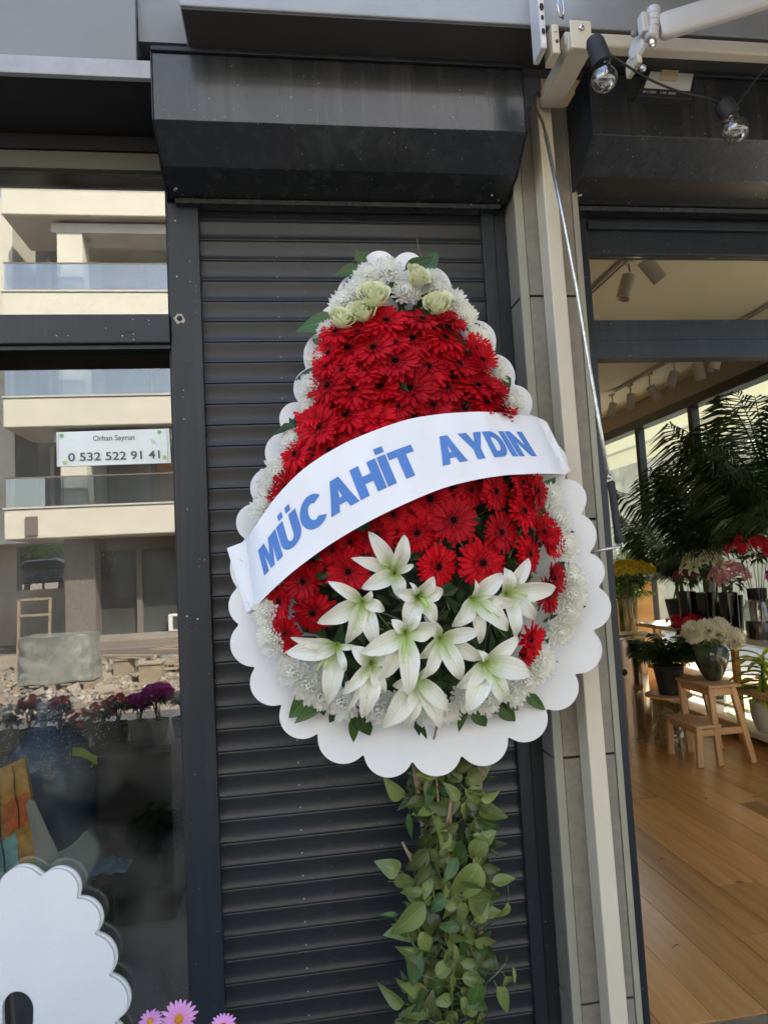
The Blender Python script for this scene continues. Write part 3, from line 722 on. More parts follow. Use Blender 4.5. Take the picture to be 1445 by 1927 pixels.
# foam body and dark filler under the flowers
b = MB()
def fb_fn(u, v):
    a = 2*math.pi*v; rr = u; px = CX-8+225*rr*math.cos(a); py = CY+10+385*rr*math.sin(a)
    if py < 760: px = CX+(px-CX)*max(.40, 1-(760-py)/560)
    return at(px, py, YB-.004-.075*math.sqrt(max(0, 1-rr*rr))-.012*pnoise(Vector((px*.03, py*.03, 0))))
b.grid(fb_fn, 10, 40); b.build('foam_base', foamm, wr, True)
fill = MB()
for i in range(420):
    a = rnd.uniform(0, 2*math.pi); rr = math.sqrt(rnd.random()); px = CX-14+250*rr*math.cos(a); py = CY+10+400*rr*math.sin(a)
    if py < 780 and abs(px-CX+15) > 190*(py-440)/340: continue
    p = spot(px, py)+Vector((0, rnd.uniform(.012, .04), 0)); n = facing(px, py); q = rot_to(n, rnd.uniform(0, 6.28)); L_ = rnd.uniform(.05, .10)
    src = rnd.choice(LEAF); o_ = len(fill.v)
    for vtx, uvd in zip(src.vertices, range(len(src.vertices))):
        pass
    # plain dark leaflets: five-point blades
    P5 = [(0, 0, 0), (.4, .2, .05), (1, 0, -.15), (.4, -.2, .05), (.45, 0, 0)]
    I = [fill.vert(p+q@(Vector(c)*L_), (c[0], .5+c[1])) for c in P5]
    fill.face([I[0], I[4], I[1]]); fill.face([I[1], I[4], I[2]]); fill.face([I[2], I[4], I[3]]); fill.face([I[3], I[4], I[0]])
fo = fill.build('filler_foliage', darkleaf, wr, fix=False); fo['kind'] = 'stuff'
# green and brown flower stems crossing between the blooms
for i in range(34):
    a = rnd.uniform(0, 2*math.pi); rr = rnd.uniform(.15, .9); px = CX+20+280*rr*math.cos(a); py = 1120+240*rr*math.sin(a)
    p0 = spot(px, py); p1 = p0+Vector((rnd.uniform(-.09, .09), .05, rnd.uniform(.03, .14)))
    b = MB(); b.tube([p0, p0.lerp(p1, .5)+Vector((0, -.008, 0)), p1], .0024, 6); b.build('stem', rnd.choice([stemg, stemm, stemg]), wr, True)

GERP = [(726, 605, 44), (673, 625, 36), (632, 625, 34), (794, 602, 40), (775, 638, 43), (703, 655, 42), (744, 681, 45), (805, 691, 43), (684, 702, 40), (772, 732, 45),
        (717, 728, 38), (655, 656, 38), (619, 664, 32), (613, 690, 34), (642, 697, 36), (618, 726, 38), (663, 735, 42), (622, 756, 38), (706, 787, 45), (815, 764, 40),
        (652, 780, 40), (586, 778, 34), (779, 786, 42), (836, 637, 44), (852, 604, 36), (863, 685, 42), (896, 656, 32), (907, 678, 30), (841, 731, 42), (898, 726, 40),
        (873, 770, 42), (915, 758, 36), (932, 735, 30), (944, 768, 32), (601, 803, 42), (652, 805, 42), (620, 850, 36), (667, 836, 40), (556, 855, 36), (571, 888, 36),
        (538, 916, 30), (522, 938, 24), (709, 1008, 40), (655, 1076, 42), (590, 1052, 36), (571, 1093, 40), (627, 1036, 30), (526, 1131, 38), (589, 1152, 42), (538, 1192, 34),
        (810, 940, 44), (885, 922, 36), (932, 925, 42), (982, 908, 34), (1010, 925, 40), (852, 979, 45), (784, 1002, 44), (942, 1002, 45), (985, 962, 40), (824, 1066, 46),
        (907, 1059, 46), (995, 1042, 42), (1022, 1000, 32), (1036, 1024, 30), (1042, 1088, 36), (1030, 1122, 36), (998, 1204, 38), (985, 1232, 28), (552, 1212, 26),
        (660, 1020, 32), (740, 968, 34), (745, 645, 34), (690, 770, 36), (975, 936, 32), (750, 765, 34), (838, 790, 34)]
for i, (px, py, r) in enumerate(GERP):
    p = spot(px, py, rnd.uniform(-.012, .012)); n = facing(px, py, 1.0)
    under = (460 < px < 1010) and False
    me = rnd.choice(GCUP) if (abs(px-CX) > 215 and rnd.random() < .5) or r < 33 else rnd.choice(GER)
    S = r/667*(1.0 if r < 37 else 1.12 if py < 900 else 1.04)*rnd.uniform(.92, 1.08)
    mt_ = rot_to(n, rnd.uniform(0, 6.28))
    g = inst('gerbera', me, wr, p, mt_, (S, S, S*rnd.uniform(.8, 1.1)))
    e = bpy.data.objects.new('flower_eye', EYEM); COL.objects.link(e); e.parent = g

CHP = [(690, 521, 26), (731, 512, 30), (675, 552, 30), (765, 553, 30), (646, 570, 26), (813, 527, 22), (822, 548, 28), (852, 568, 26), (873, 597, 26), (897, 638, 26), (909, 655, 22),
       (929, 697, 28), (958, 758, 28), (619, 622, 22), (601, 675, 24), (588, 728, 28), (583, 772, 24), (554, 832, 26), (523, 893, 28), (511, 916, 26), (497, 957, 26), (1037, 934, 24),
       (1048, 980, 28), (1062, 1027, 30), (1074, 1090, 30), (1074, 1122, 30), (1065, 1152, 30), (1070, 1166, 22), (1050, 1190, 26), (1014, 1246, 32), (986, 1280, 30), (962, 1298, 28),
       (880, 1312, 30), (838, 1334, 28), (500, 1152, 24), (511, 1192, 26), (514, 1212, 22), (552, 1262, 30), (584, 1290, 32), (646, 1320, 32), (716, 1334, 30), (755, 1326, 30), (915, 1318, 26), (800, 1344, 22), (606, 1312, 24)]
for px, py, r in CHP:
    p = at(px, py, YB-.040-.05*math.sqrt(dome(px, py))); S = r/667*1.30
    inst('chrysanthemum', rnd.choice(CHR), wr, p, rot_to(facing(px, py, .45), rnd.uniform(0, 6)), S)
    for _ in range(2):
        a = rnd.uniform(0, 6.28)
b = MB()
def leaflet(b, p, n, L_):
    q = rot_to(n, rnd.uniform(0, 6.28)); I = [b.vert(p+q@(Vector(c)*L_), (c[0], .5+c[1])) for c in ((0, 0, 0), (.35, .22, .06), (1, 0, -.15), (.35, -.22, .06), (.45, 0, 0))]
    b.face([I[0], I[4], I[1]]); b.face([I[1], I[4], I[2]]); b.face([I[2], I[4], I[3]]); b.face([I[3], I[4], I[0]])
for px, py, r in CHP:
    for _ in range(4 if py > 620 else 7):
        leaflet(b, at(px+rnd.uniform(-20, 20)+(CX-px)*.05, py+rnd.uniform(-12, 16)+(CY-py)*.04, YB-.014-.01*rnd.random()), (rnd.uniform(-.8, .8), -1, rnd.uniform(-.8, .8)), rnd.uniform(.025, .05))
o = b.build('filler_foliage', leafm, wr, fix=False); o['kind'] = 'stuff'
for px, py, r in ((704, 557, 30), (785, 519, 24), (824, 573, 27), (643, 600, 24), (682, 588, 26)):
    p = at(px, py, YB-.100); n = Vector((rnd.uniform(-.3, .5), -.9, .6))
    inst('rose', rnd.choice(ROS), wr, p, rot_to(n, rnd.uniform(0, 6)), r/667*1.12)

# ------- lilies: throat pixel, then the petal tips (w = width factor)
def petal_obj(parent, P0, P3, width, lift, mt, twist=0, name='petal'):
    ax = P3-P0; L_ = ax.length; f = Vector((0, -1, 0))
    C1 = P0+ax*.22+f*lift*.75; C2 = P0+ax*.72+f*lift*1.5
    def curve(t): u = 1-t; return P0*u**3+C1*3*u*u*t+C2*3*u*t*t+P3*t**3
    b = MB()
    def fn(u, v):
        t = u; p = curve(t); d = (curve(min(1, t+.03))-curve(max(0, t-.03))).normalized()
        s = d.cross(f).normalized(); nn = s.cross(d).normalized()
        if nn.y > 0: nn = -nn
        a = twist*t; s2 = s*math.cos(a)+nn*math.sin(a); n2 = nn*math.cos(a)-s*math.sin(a)
        w = width*(.14+.86*math.sin(math.pi*min(1, t)**.92)**1.05)*(1-.12*t)*(1-.0*t)
        if t > .97: w *= .25
        q = 2*v-1
        cup = (.22*(1-t)+.02)*w*(abs(q)**1.6) - .05*w*math.cos(q*math.pi)*(1 if t < .9 else 0)
        ruff = .06*w*math.sin(t*17+v*5+P0.x*90)*abs(q)**2
        return p+s2*(q*w*.5)+n2*(cup+ruff)
    b.grid(fn, 12, 6); return b.build(name, mt, parent, True, fix=False)
LIL = [((742, 1079), [(693, 1000, 1), (761, 1006, 1.05), (661, 1050, .8), (680, 1107, 1), (752, 1128, .95), (778, 1062, .5)]),
       ((682, 1132), [(617, 1094, .75), (597, 1173, 1.15), (651, 1213, 1), (706, 1219, .95), (724, 1148, .8), (700, 1112, .5)]),
       ((785, 1122), [(742, 1116, .95), (817, 1086, .9), (834, 1112, 1), (758, 1176, 1.15), (820, 1172, .95), (770, 1096, .4)]),
       ((888, 1128), [(944, 1078, 1.15), (850, 1180, 1.1), (902, 1212, .8), (956, 1186, 1.15), (972, 1136, .85), (893, 1090, .5)]),
       ((950, 1117), [(994, 1050, .8), (1046, 1106, 1.15), (1006, 1166, .95), (968, 1200, .9), (949, 1068, .95), (915, 1140, .6)]),
       ((762, 1190), [(736, 1166, .8), (680, 1229, 1.1), (714, 1282, 1), (768, 1308, 1.15), (822, 1180, 1.2), (790, 1150, .5)]),
       ((827, 1201), [(798, 1160, .8), (902, 1186, 1), (910, 1242, 1), (866, 1280, 1), (784, 1240, .9), (792, 1280, .8)]),
       ((634, 1216), [(546, 1200, .65), (538, 1228, 1.1), (616, 1326, 1.15), (582, 1236, .7), (668, 1215, .5), (650, 1264, .5)]),
       ((699, 1246), [(662, 1216, 1.1), (643, 1306, .7), (682, 1352, 1.15), (654, 1338, .4), (721, 1308, .9), (736, 1230, .7)]),
       ((911, 1247), [(974, 1196, .9), (998, 1264, 1.25), (858, 1294, 1), (876, 1338, 1.25), (946, 1322, 1.15), (898, 1222, .7)]),
       ((784, 1276), [(738, 1290, .9), (720, 1370, 1.2), (830, 1370, 1.15), (844, 1336, 1), (764, 1370, .9), (806, 1248, .5)])]
for i, ((tx, ty), tips) in enumerate(LIL):
    yb0 = YB-.125-.02*(i % 3)-(.03 if i in (5, 6, 9, 3) else 0)
    P0 = at(tx, ty, yb0)
    b = MB(); ang0 = rnd.uniform(0, 6)
    b.lathe([(.003, -.02), (.006, 0), (.012, .012)], P0+Vector((0, .012, 0)), (0, -1, 0), 10, cap=False)
    lily = b.build('lily', lilym, wr, True, fix=False)
    mx = sum(p[0] for p in tips)/6-tx; my = sum(p[1] for p in tips)/6-ty
    for k, (qx, qy, w) in enumerate(tips):
        d = math.hypot(qx-tx, qy-ty)
        tip = at(qx, qy, yb0-.018-(.012 if k % 2 else -.004)); o0 = P0+(tip-P0).normalized()*.003
        petal_obj(lily, o0, tip, .049*w*(.75+.25*min(1.3, d/90))*rnd.uniform(.9, 1.1), .030+.018*rnd.random(), lilym, rnd.uniform(-.6, .6))
    dirv = Vector((mx/667*1.6, -.07, -my/667*1.6)).normalized()
    for k in range(7):
        sp_ = Vector((rnd.uniform(-.3, .3), 0, rnd.uniform(-.3, .3))); L_ = .062 if k else .085; dv = (dirv+(sp_ if k else sp_*.3)).normalized()
        e = P0+dv*L_+Vector((0, 0, -.012)); b = MB(); b.tube([P0, P0+dv*L_*.5, e], .0011 if k else .0019, 6)
        b.lathe([(.0012, -.002), (.0028 if not k else .0016, 0), (.001, .004 if k else .002)], e, dv, 8)
        b.build('stamen' if k else 'pistil', stamenm, lily, True)

# explicit leaves that stick out past the blooms: base pixel, tip pixel, width
LV = [((632, 606), (565, 600), .5), ((640, 612), (612, 630), .5), ((676, 505), (636, 508), .55), ((684, 520), (650, 530), .5), ((668, 490), (692, 474), .45), ((690, 500), (668, 476), .5),
      ((790, 520), (826, 474), .42), ((762, 508), (803, 482), .4), ((604, 700), (556, 706), .5), ((606, 648), (590, 636), .5), ((876, 622), (912, 628), .6), ((940, 722), (968, 716), .6),
      ((938, 728), (968, 748), .5), ((600, 668), (586, 662), .5), ((655, 545), (655, 580), .5), ((735, 530), (745, 566), .6), ((800, 545), (792, 580), .5),
      ((1042, 1070), (1078, 1070), .55), ((1055, 1010), (1082, 1004), .45), ((1060, 1138), (1097, 1136), .4), ((1015, 940), (1037, 900), .45), ((1010, 962), (1040, 975), .5),
      ((600, 1300), (546, 1340), .5), ((610, 1320), (560, 1352), .4), ((600, 1310), (613, 1340), .55), ((640, 1330), (620, 1357), .5), ((668, 1345), (662, 1390), .45), ((676, 1342), (692, 1384), .6),
      ((570, 1262), (538, 1248), .4), ((560, 1275), (545, 1262), .4), ((790, 1360), (800, 1388), .3), ((880, 1300), (862, 1366), .32), ((890, 1330), (912, 1368), .6), ((936, 1320), (966, 1358), .5),
      ((920, 1325), (942, 1342), .5), ((980, 1300), (1028, 1338), .28), ((1000, 1280), (1004, 1308), .5), ((950, 1315), (975, 1336), .5), ((705, 1180), (740, 1230), .5), ((840, 1160), (836, 1186), .6),
      ((900, 970), (850, 1000), .4), ((770, 1100), (740, 1110), .5), ((850, 1100), (846, 1140), .5), ((860, 1110), (880, 1140), .5), ((960, 1180), (930, 1210), .5), ((800, 1290), (850, 1280), .5),
      ((640, 1110), (620, 1130), .4), ((865, 1280), (836, 1296), .5), ((700, 1130), (720, 1170), .5), ((890, 1180), (850, 1165), .5), ((930, 1160), (960, 1210), .5), ((660, 1160), (690, 1220), .5),
      ((830, 1010), (870, 1030), .4), ((955, 1050), (975, 1075), .5), ((1000, 1078), (970, 1096), .5), ((745, 1040), (760, 1080), .5)]
for (bx, by), (tx, ty), w in LV:
    dp = .03+.05*math.sqrt(dome((bx+tx)/2, (by+ty)/2))
    p0 = at(bx, by, YB-dp-.004); p1 = at(tx, ty, YB-dp*.55-.016); d = (p1-p0); L_ = d.length*1.08
    x = d.normalized(); zax = Vector((rnd.uniform(-.4, .4), -1, rnd.uniform(-.1, .5))); y = zax.cross(x).normalized(); zz = x.cross(y)
    mt_ = Matrix((x, y, zz)).transposed()
    inst('leaf', rnd.choice(LEAF), wr, p0, mt_, (L_*1.12, L_*w/.36, L_*.6))
for a_, c_ in (((905, 1445), (912, 1462)), ((900, 1440), (907, 1462)), ((822, 1368), (816, 1392))):
    b = MB(); b.tube([at(*a_, YB-.01 if a_[1] < 1400 else YB+.03), at(*c_, YB-.012 if a_[1] < 1400 else YB+.025)], .003, 6); b.build('stem', stemm, wr, True)
b = MB(); b.tube([at(787, 437, YB+.02), at(785, 450, YB+.012), at(788, 470, YB), at(794, 484, YB-.004), at(796, 496, YB-.004)], .0009, 5); b.build('hanging_wire', stemm, wr, True)

# ------- banner: ruled between paired lower and upper edge pixels, bulging over the flowers
PR = [((478, 1145), (463, 1018)), ((514, 1109), (481, 989)), ((561, 1068), (521, 933)), ((625, 1022), (573, 881)), ((693, 982), (637, 840)), ((760, 949), (702, 811)), ((827, 921), (768, 789)),
      ((885, 905), (829, 779)), ((944, 895), (885, 775)), ((990, 892), (921, 775)), ((1034, 891), (965, 778)), ((1062, 893), (1012, 786))]
def crm(P, s):
    n = len(P)-1; s = max(0, min(n-1e-6, s)); i = int(s); t = s-i
    a, q, c, e = P[max(i-1, 0)], P[i], P[i+1], P[min(i+2, n)]
    return tuple(.5*((2*q[k])+(-a[k]+c[k])*t+(2*a[k]-5*q[k]+4*c[k]-e[k])*t*t+(-a[k]+3*q[k]-3*c[k]+e[k])*t**3) for k in (0, 1))
LO = [p[0] for p in PR]; UP = [p[1] for p in PR]
def rib(s, t, o=0):
    l = crm(LO, s); u = crm(UP, s); px = l[0]+(u[0]-l[0])*t; py = l[1]+(u[1]-l[1])*t
    bulge = math.sin(math.pi*max(0, min(1, s/11)))**.55
    return at(px, py, YB-.012-.178*bulge-.0035*math.sin(s*1.9+t*2)*bulge-.002*math.sin(s*5.1-t*5)*(.3+bulge)-o)
b = MB(); b.grid(lambda u, v: rib(u*11, v), 66, 8)
banner = b.build('banner', paperm, wr, True, fix=False)
b = MB()
fl_ = [(463, 1018), (427, 1032), (463.5, 1154), (478, 1145)]
b.grid(lambda u, v: (at(478+(463-478)*v, 1145+(1018-1145)*v, YB-.012)).lerp(at(463.5+(427-463.5)*v, 1154+(1032-1154)*v, YB-.004), u)+Vector((0, -.004*math.sin(u*3.14), 0)), 6, 8)
o = b.build('banner_end', paperm, wr, True, fix=False); 
b = MB()
b.grid(lambda u, v: (at(1062+(1012-1062)*v, 893+(786-893)*v, YB-.012)).lerp(at(1074+(1030-1074)*v, 886+(796-886)*v, YB-.006), u)+Vector((0, -.012*math.sin(u*3.14)*math.sin(v*7), 0)), 6, 10)
b.build('banner_end', paperm, wr, True, fix=False)
for px, py, dx, dy in ((451, 1053, 6, 4), (466, 1132, 3, 7), (1049, 857, 3, 7)):
    b = MB(); b.tube([at(px, py, YB-.020), at(px+dx, py+dy, YB-.020)], .0006, 5); b.build('staple', chrome, wr)
# letters as solid shapes in a unit cap height
SW = .26
def arc(cx, cy, rx, ry, a0, a1, n=14): return [(cx+rx*math.cos(R(a0+(a1-a0)*i/n)), cy+ry*math.sin(R(a0+(a1-a0)*i/n))) for i in range(n+1)]
def strip(outer, inner): return [(outer[i], outer[i+1], inner[i+1], inner[i]) for i in range(len(outer)-1)]
def gl(c):
    q = lambda x0, y0, x1, y1: [((x0, y0), (x1, y0), (x1, y1), (x0, y1))]
    if c == 'M': return 1.04, q(0, 0, .28, 1)+q(.76, 0, 1.04, 1)+[((.28, 1), (.40, 1), (.52, .46), (.28, .62)), ((.28, .62), (.52, .46), (.52, 0), (.42, 0)), ((.76, 1), (.64, 1), (.52, .46), (.76, .62)), ((.76, .62), (.52, .46), (.52, 0), (.62, 0))]
    if c in 'Uu':
        o = [(0, 1), (0, .38)]+arc(.43, .38, .43, .40, 180, 360)+[(.86, .38), (.86, 1)]
        i = [(.30, 1), (.30, .38)]+arc(.43, .38, .13, .17, 180, 360)+[(.56, .38), (.56, 1)]
        r = strip(o, i)
        if c == 'u': r += q(.16, 1.08, .36, 1.28)+q(.50, 1.08, .70, 1.28)
        return .86, r
    if c == 'C': return .88, strip(arc(.47, .5, .47, .52, 38, 322, 20), arc(.47, .5, .17, .26, 52, 308, 20))
    if c == 'A': return .96, [((0, 0), (.30, 0), (.365, .20), (.072, .20)), ((.96, 0), (.66, 0), (.595, .20), (.888, .20)), ((.072, .20), (.888, .20), (.816, .40), (.144, .40)), ((.144, .40), (.43, .40), (.48, .66), (.33, 1)), ((.816, .40), (.53, .40), (.48, .66), (.63, 1)), ((.33, 1), (.48, .66), (.48, .66), (.63, 1))]
    if c == 'H': return .90, q(0, 0, .31, 1)+q(.59, 0, .90, 1)+q(.31, .38, .59, .63)
    if c == 'i': return .30, q(0, 0, .30, 1)+q(0, 1.08, .30, 1.28)
    if c == 'I': return .29, q(0, 0, .29, 1)
    if c == 'T': return .84, q(0, .76, .84, 1)+q(.27, 0, .57, .76)
    if c == 'Y': return .92, q(.31, 0, .61, .40)+[((0, 1), (.33, 1), (.46, .64), (.31, .40)), ((.92, 1), (.59, 1), (.46, .64), (.61, .40)), ((.31, .40), (.61, .40), (.46, .64), (.46, .64))]
    if c == 'D': return .90, q(0, 0, .29, 1)+strip([(.29, 1), (.42, 1)]+arc(.42, .5, .48, .5, 90, -90)+[(.29, 0)], [(.29, .76), (.39, .76)]+arc(.39, .5, .20, .26, 90, -90)+[(.29, .24)])
    if c == 'N': return .88, q(0, 0, .28, 1)+q(.60, 0, .88, 1)+[((.28, 1), (.28, .55), (.60, 0), (.60, .45))]
def word(txt, s0, s1, name, t0=.295, t1=.69, gap=.07):
    W_ = 0; items = []
    for ch in txt: w, qs = gl(ch); items.append((W_, w, qs)); W_ += w+gap
    W_ -= gap; b = MB()
    for x0, w, qs in items:
        for qd in qs:
            (x, y) = zip(*qd)
            def fn(u, v, qd=qd, x0=x0):
                a = [qd[0][k]+(qd[1][k]-qd[0][k])*u for k in (0, 1)]; c = [qd[3][k]+(qd[2][k]-qd[3][k])*u for k in (0, 1)]
                X = a[0]+(c[0]-a[0])*v+x0; Yy = a[1]+(c[1]-a[1])*v
                return rib(s0+(s1-s0)*X/W_, t0+(t1-t0)*Yy, .0011)
            b.grid(fn, 3, 4)
    for k in range(len(b.v)): pass
    b.uv = {}
    return b.build(name, bluem, banner, fix=False)
ORG[banner.name] = ORG[wr.name]
def sfind(px, py):       # position along the banner of a point on the baseline
    best = min((abs((lambda l, u: (l[0]+(u[0]-l[0])*.295-px)**2+(l[1]+(u[1]-l[1])*.295-py)**2)(crm(LO, s/50), crm(UP, s/50))), s/50) for s in range(0, 550)); return best[1]
word('MuCAHiT', sfind(499, 1084), sfind(797, 890), 'lettering', .28, .675, .045)
word('AYDIN', sfind(833, 879), sfind(1010, 859), 'lettering', .285, .69, .045)

# ------- leafy stand below the board
YS = -.24
def axis_px(py): 
    t = (py-1430)/500; return 838+12*math.sin(t*5)+8*t
b = MB(); b.tube([at(843, 1380, YS+.02), at(846, 1700, YS+.02), at(852, 2150, YS+.03)], .012, 8); b.build('stand_pole', stemm, wr, True)
b = MB(); b.tube([at(760, 1300, YB+.03), at(880, 2120, -.06)], .010, 8); b.tube([at(900, 1300, YB+.03), at(905, 2140, -.05)], .010, 8); b.build('stand_leg', stemm, wr, True)
TW = [((850, 1494), (832, 1585), .0055), ((848, 1500), (842, 1590), .004), ((757, 1585), (783, 1648), .005), ((765, 1600), (790, 1630), .003), ((840, 1615), (828, 1645), .004), ((803, 1642), (822, 1720), .003),
      ((820, 1450), (822, 1560), .004), ((955, 1668), (952, 1695), .0012), ((760, 1745), (800, 1830), .003), ((953, 1812), (905, 1860), .0028), ((845, 1800), (850, 1927), .003), ((880, 1770), (895, 1820), .002), ((775, 1830), (830, 1850), .002)]
for a_, c_, r_ in TW:
    b = MB(); b.tube([at(*a_, YS-.035), at((a_[0]+c_[0])/2+3, (a_[1]+c_[1])/2, YS-.04), at(*c_, YS-.015)], [r_*.8, r_, r_], 7); b.build('twig', stemm if r_ > .0035 else stemg, wr, True)
def stand_leaf(px, py, ang, L_, wf, dy, face=None):
    L_ *= 1.02
    p = at(px, py, YS+dy); x = Vector((math.cos(ang), rnd.uniform(-.45, .15), math.sin(ang))).normalized()
    zax = Vector((rnd.uniform(-.9, .9), -1, rnd.uniform(-.5, 1.3))); y = zax.cross(x).normalized(); zz = x.cross(y)
    inst('leaf', rnd.choice(LEAFO) if rnd.random() < .86 else rnd.choice(LEAF), wr, p, Matrix((x, y, zz)).transposed(), (L_, L_*wf, L_*rnd.uniform(.5, 1)))
nleaf = 0
for i in range(212):
    py = 1425+ (i/212)*540; hw = 56 if py < 1500 else (70 if py < 1600 else (74 if py < 1800 else 80))
    sx = rnd.uniform(-.75, .75); px = axis_px(py)+sx*hw
    out = 0 if sx > 0 else math.pi
    ang = out+rnd.uniform(-1.2, 1.2) if abs(sx) > .35 else rnd.uniform(0, 6.28)
    if math.sin(ang) > .5 and rnd.random() < .5: ang = -ang
    dy = -.058*math.sqrt(max(0, 1-sx*sx))*rnd.random()-.002
    stand_leaf(px, py, ang, rnd.uniform(.052, .088), rnd.uniform(.95, 1.45), dy)
for px, py, ang, L_, wf in ((905, 1575, -1.9, .075, 1.3), (925, 1660, .1, .06, 1.4), (955, 1700, -1.9, .055, .9), (740, 1660, .0, .06, 1.5), (752, 1640, 2.6, .05, 1.6), (750, 1722, 3.0, .05, .7),
                            (762, 1765, 1.9, .05, 1.0), (893, 1770, -.4, .06, 1.7), (950, 1838, -1.1, .06, 1.2), (928, 1826, 1.9, .05, 1.4), (965, 1820, -1.5, .04, .6), (952, 1815, 1.4, .03, .8), (760, 1890, 2.8, .06, 1.0),
                            (900, 1850, -1.7, .06, 1.9), (935, 1858, -1.1, .07, 1.6), (790, 1755, -1.2, .06, 1.8), (905, 1505, .2, .05, 1.0), (760, 1500, 2.7, .06, 1.5), (770, 1530, -1.6, .07, .8), (830, 1600, 1.2, .11, .9), (900, 1625, -2.2, .12, 1.2), (800, 1700, -2.6, .11, 1.1), (860, 1660, -.7, .11, 1.2), (880, 1690, -.5, .12, 1.3)):
    stand_leaf(px, py, ang, L_*1.15, wf, -.055)

b = MB()
for i in range(420):
    py = 1420+i/420*560; px = axis_px(py)+rnd.uniform(-66, 66)
    leaflet(b, at(px, py, YS+.012+rnd.uniform(-.02, .02)), (rnd.uniform(-1, 1), -1, rnd.uniform(-.4, 1)), rnd.uniform(.04, .075))
o = b.build('filler_foliage', petal_mat('leaf_shade', (.055, .085, .03), (.05, .075, .026), 0, 1, .6, .15, .3, vein=0), wr, fix=False); o['kind'] = 'stuff'
# ------- spare scalloped cards lower left, three sheets in a stack
V2 = [(-60, 1700, -45, 1672), (0, 1672, 30, 1634), (76, 1653, 110, 1636), (142, 1693, 172, 1700), (176, 1760, 212, 1790), (202, 1838, 240, 1880), (212, 1925, 236, 1990), (190, 2030, 150, 2100), (60, 2120, -60, 2160), (-140, 2100, -160, 1900)]
hole = [(34+30*math.cos(t), 1900+34*math.sin(t)) if math.sin(t) < 0 else (34+30*math.cos(t), 1900+110*math.sin(t)) for t in [2*math.pi*i/28 for i in range(28)]]
for k, (dx, dy, yy) in enumerate(((0, 0, -.040), (7, -5, -.029), (-4, 3, -.018))):
    pts = [at(x+dx, y+dy, yy) for x, y in chaikin(scallop(V2), 1)]; hp = [at(x+dx*.3, y+dy*.3, yy) for x, y in hole]
    t = thing('scalloped_card', ['front spare scalloped white card with an arched hole, lower left', 'middle spare scalloped card peeking out behind the front one', 'rear spare scalloped card of the stack at the window'][k], 'card', pts[0], 'spare scalloped cards')
    t.location = at(40, 1960, yy); ORG[t.name] = Vector(t.location)
    plate('card_sheet', pts, .0095, t, holes=[hp])

# ------- pink daisies at the bottom edge
PINKP = petal_mat('daisy_pink', (.80, .34, .66), (.80, .36, .68), 0, 1, .5, .25, .1, across=((.86, .55, .80), .08, .6))
yel = M('daisy_eye', (.75, .30, .02), .8, bump=1, bscale=900)
def daisy_mesh():
    b = MB(); r = random.Random(9)
    for i in range(20):
        a = 2*math.pi*i/20+r.uniform(-.05, .05); L_ = r.uniform(.88, 1.05); dz = r.uniform(-.08, .08)
        def fn(u, v, a=a, L_=L_, dz=dz):
            rad = .18+(L_-.18)*u; w = .118*math.sin(math.pi*(.10+.82*u))**.8; s = (2*v-1)*w
            return (rad*math.cos(a)-s*math.sin(a), rad*math.sin(a)+s*math.cos(a), .05+.12*u-.2*u*u+dz*u+abs(2*v-1)*.02)
        b.grid(fn, 5, 2)
    return b.mesh('daisy_head', PINKP, fix=False)
DM = daisy_mesh(); b = MB(); b.lathe([(.24, .03), (.25, .10), (.18, .17), (.06, .20), (.01, .20)], n=18); DE = b.mesh('daisy_eye', yel, True)
for (px, py, r, n, lab) in ((337, 1918, 31, (.0, -1, .35), 'large open pink daisy with orange eye at the bottom edge'), (283, 1924, 23, (-.1, -.45, 1), 'small pink daisy tilted upwards left of the large one'),
                            (420, 1934, 24, (.2, -.7, .8), 'pink daisy just rising into view right of the window post'), (392, 1942, 14, (0, -.5, 1), 'tiny pink daisy bud between the large and the right daisy')):
    p = at(px, py, -.62); t = thing('pink_daisy', lab, 'daisy', p, 'pink daisies at the bottom edge'); S = r/ (1300/1.70)
    h = inst('daisy_head', DM, t, p, rot_to(n, rnd.random()), S); e = bpy.data.objects.new('daisy_eye', DE); COL.objects.link(e); e.parent = h
    b = MB(); b.tube([p, p+Vector((.01, .01, -.25)), p+Vector((.0, .02, -.72))], .003, 6); b.build('stem', stemg, t, True)

# ================================================================== ACROSS THE STREET (seen mirrored in the shop window)
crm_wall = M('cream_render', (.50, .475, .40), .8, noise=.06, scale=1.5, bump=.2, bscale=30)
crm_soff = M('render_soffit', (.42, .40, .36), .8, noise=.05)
brownm = M('brown_cladding', (.13, .11, .095), .7, noise=.1)
blindm = M('window_blind', (.26, .25, .21), .6, noise=.06)
winm = M('dark_window', (.05, .055, .055), .15, spec=.8)
balgl = glass('balustrade_glass', .32, (.75, .82, .88))
orangem = M('wood_panel', (.35, .19, .08), .6, noise=.2)
Yo = -17.0
ap = thing('apartment_building', 'cream apartment block with stacked balconies standing across the street', 'building', (-2, Yo, 0))
boxes('wall', crm_wall, ap, (-6.5, 9, Yo-9, Yo-2.2, -.3, 16.5))
boxes('side_wall', M('recess_render', (.20, .18, .15), .8), ap, (-7.4, -6.501, Yo-9, Yo-2.6, 2.9, 16.5))
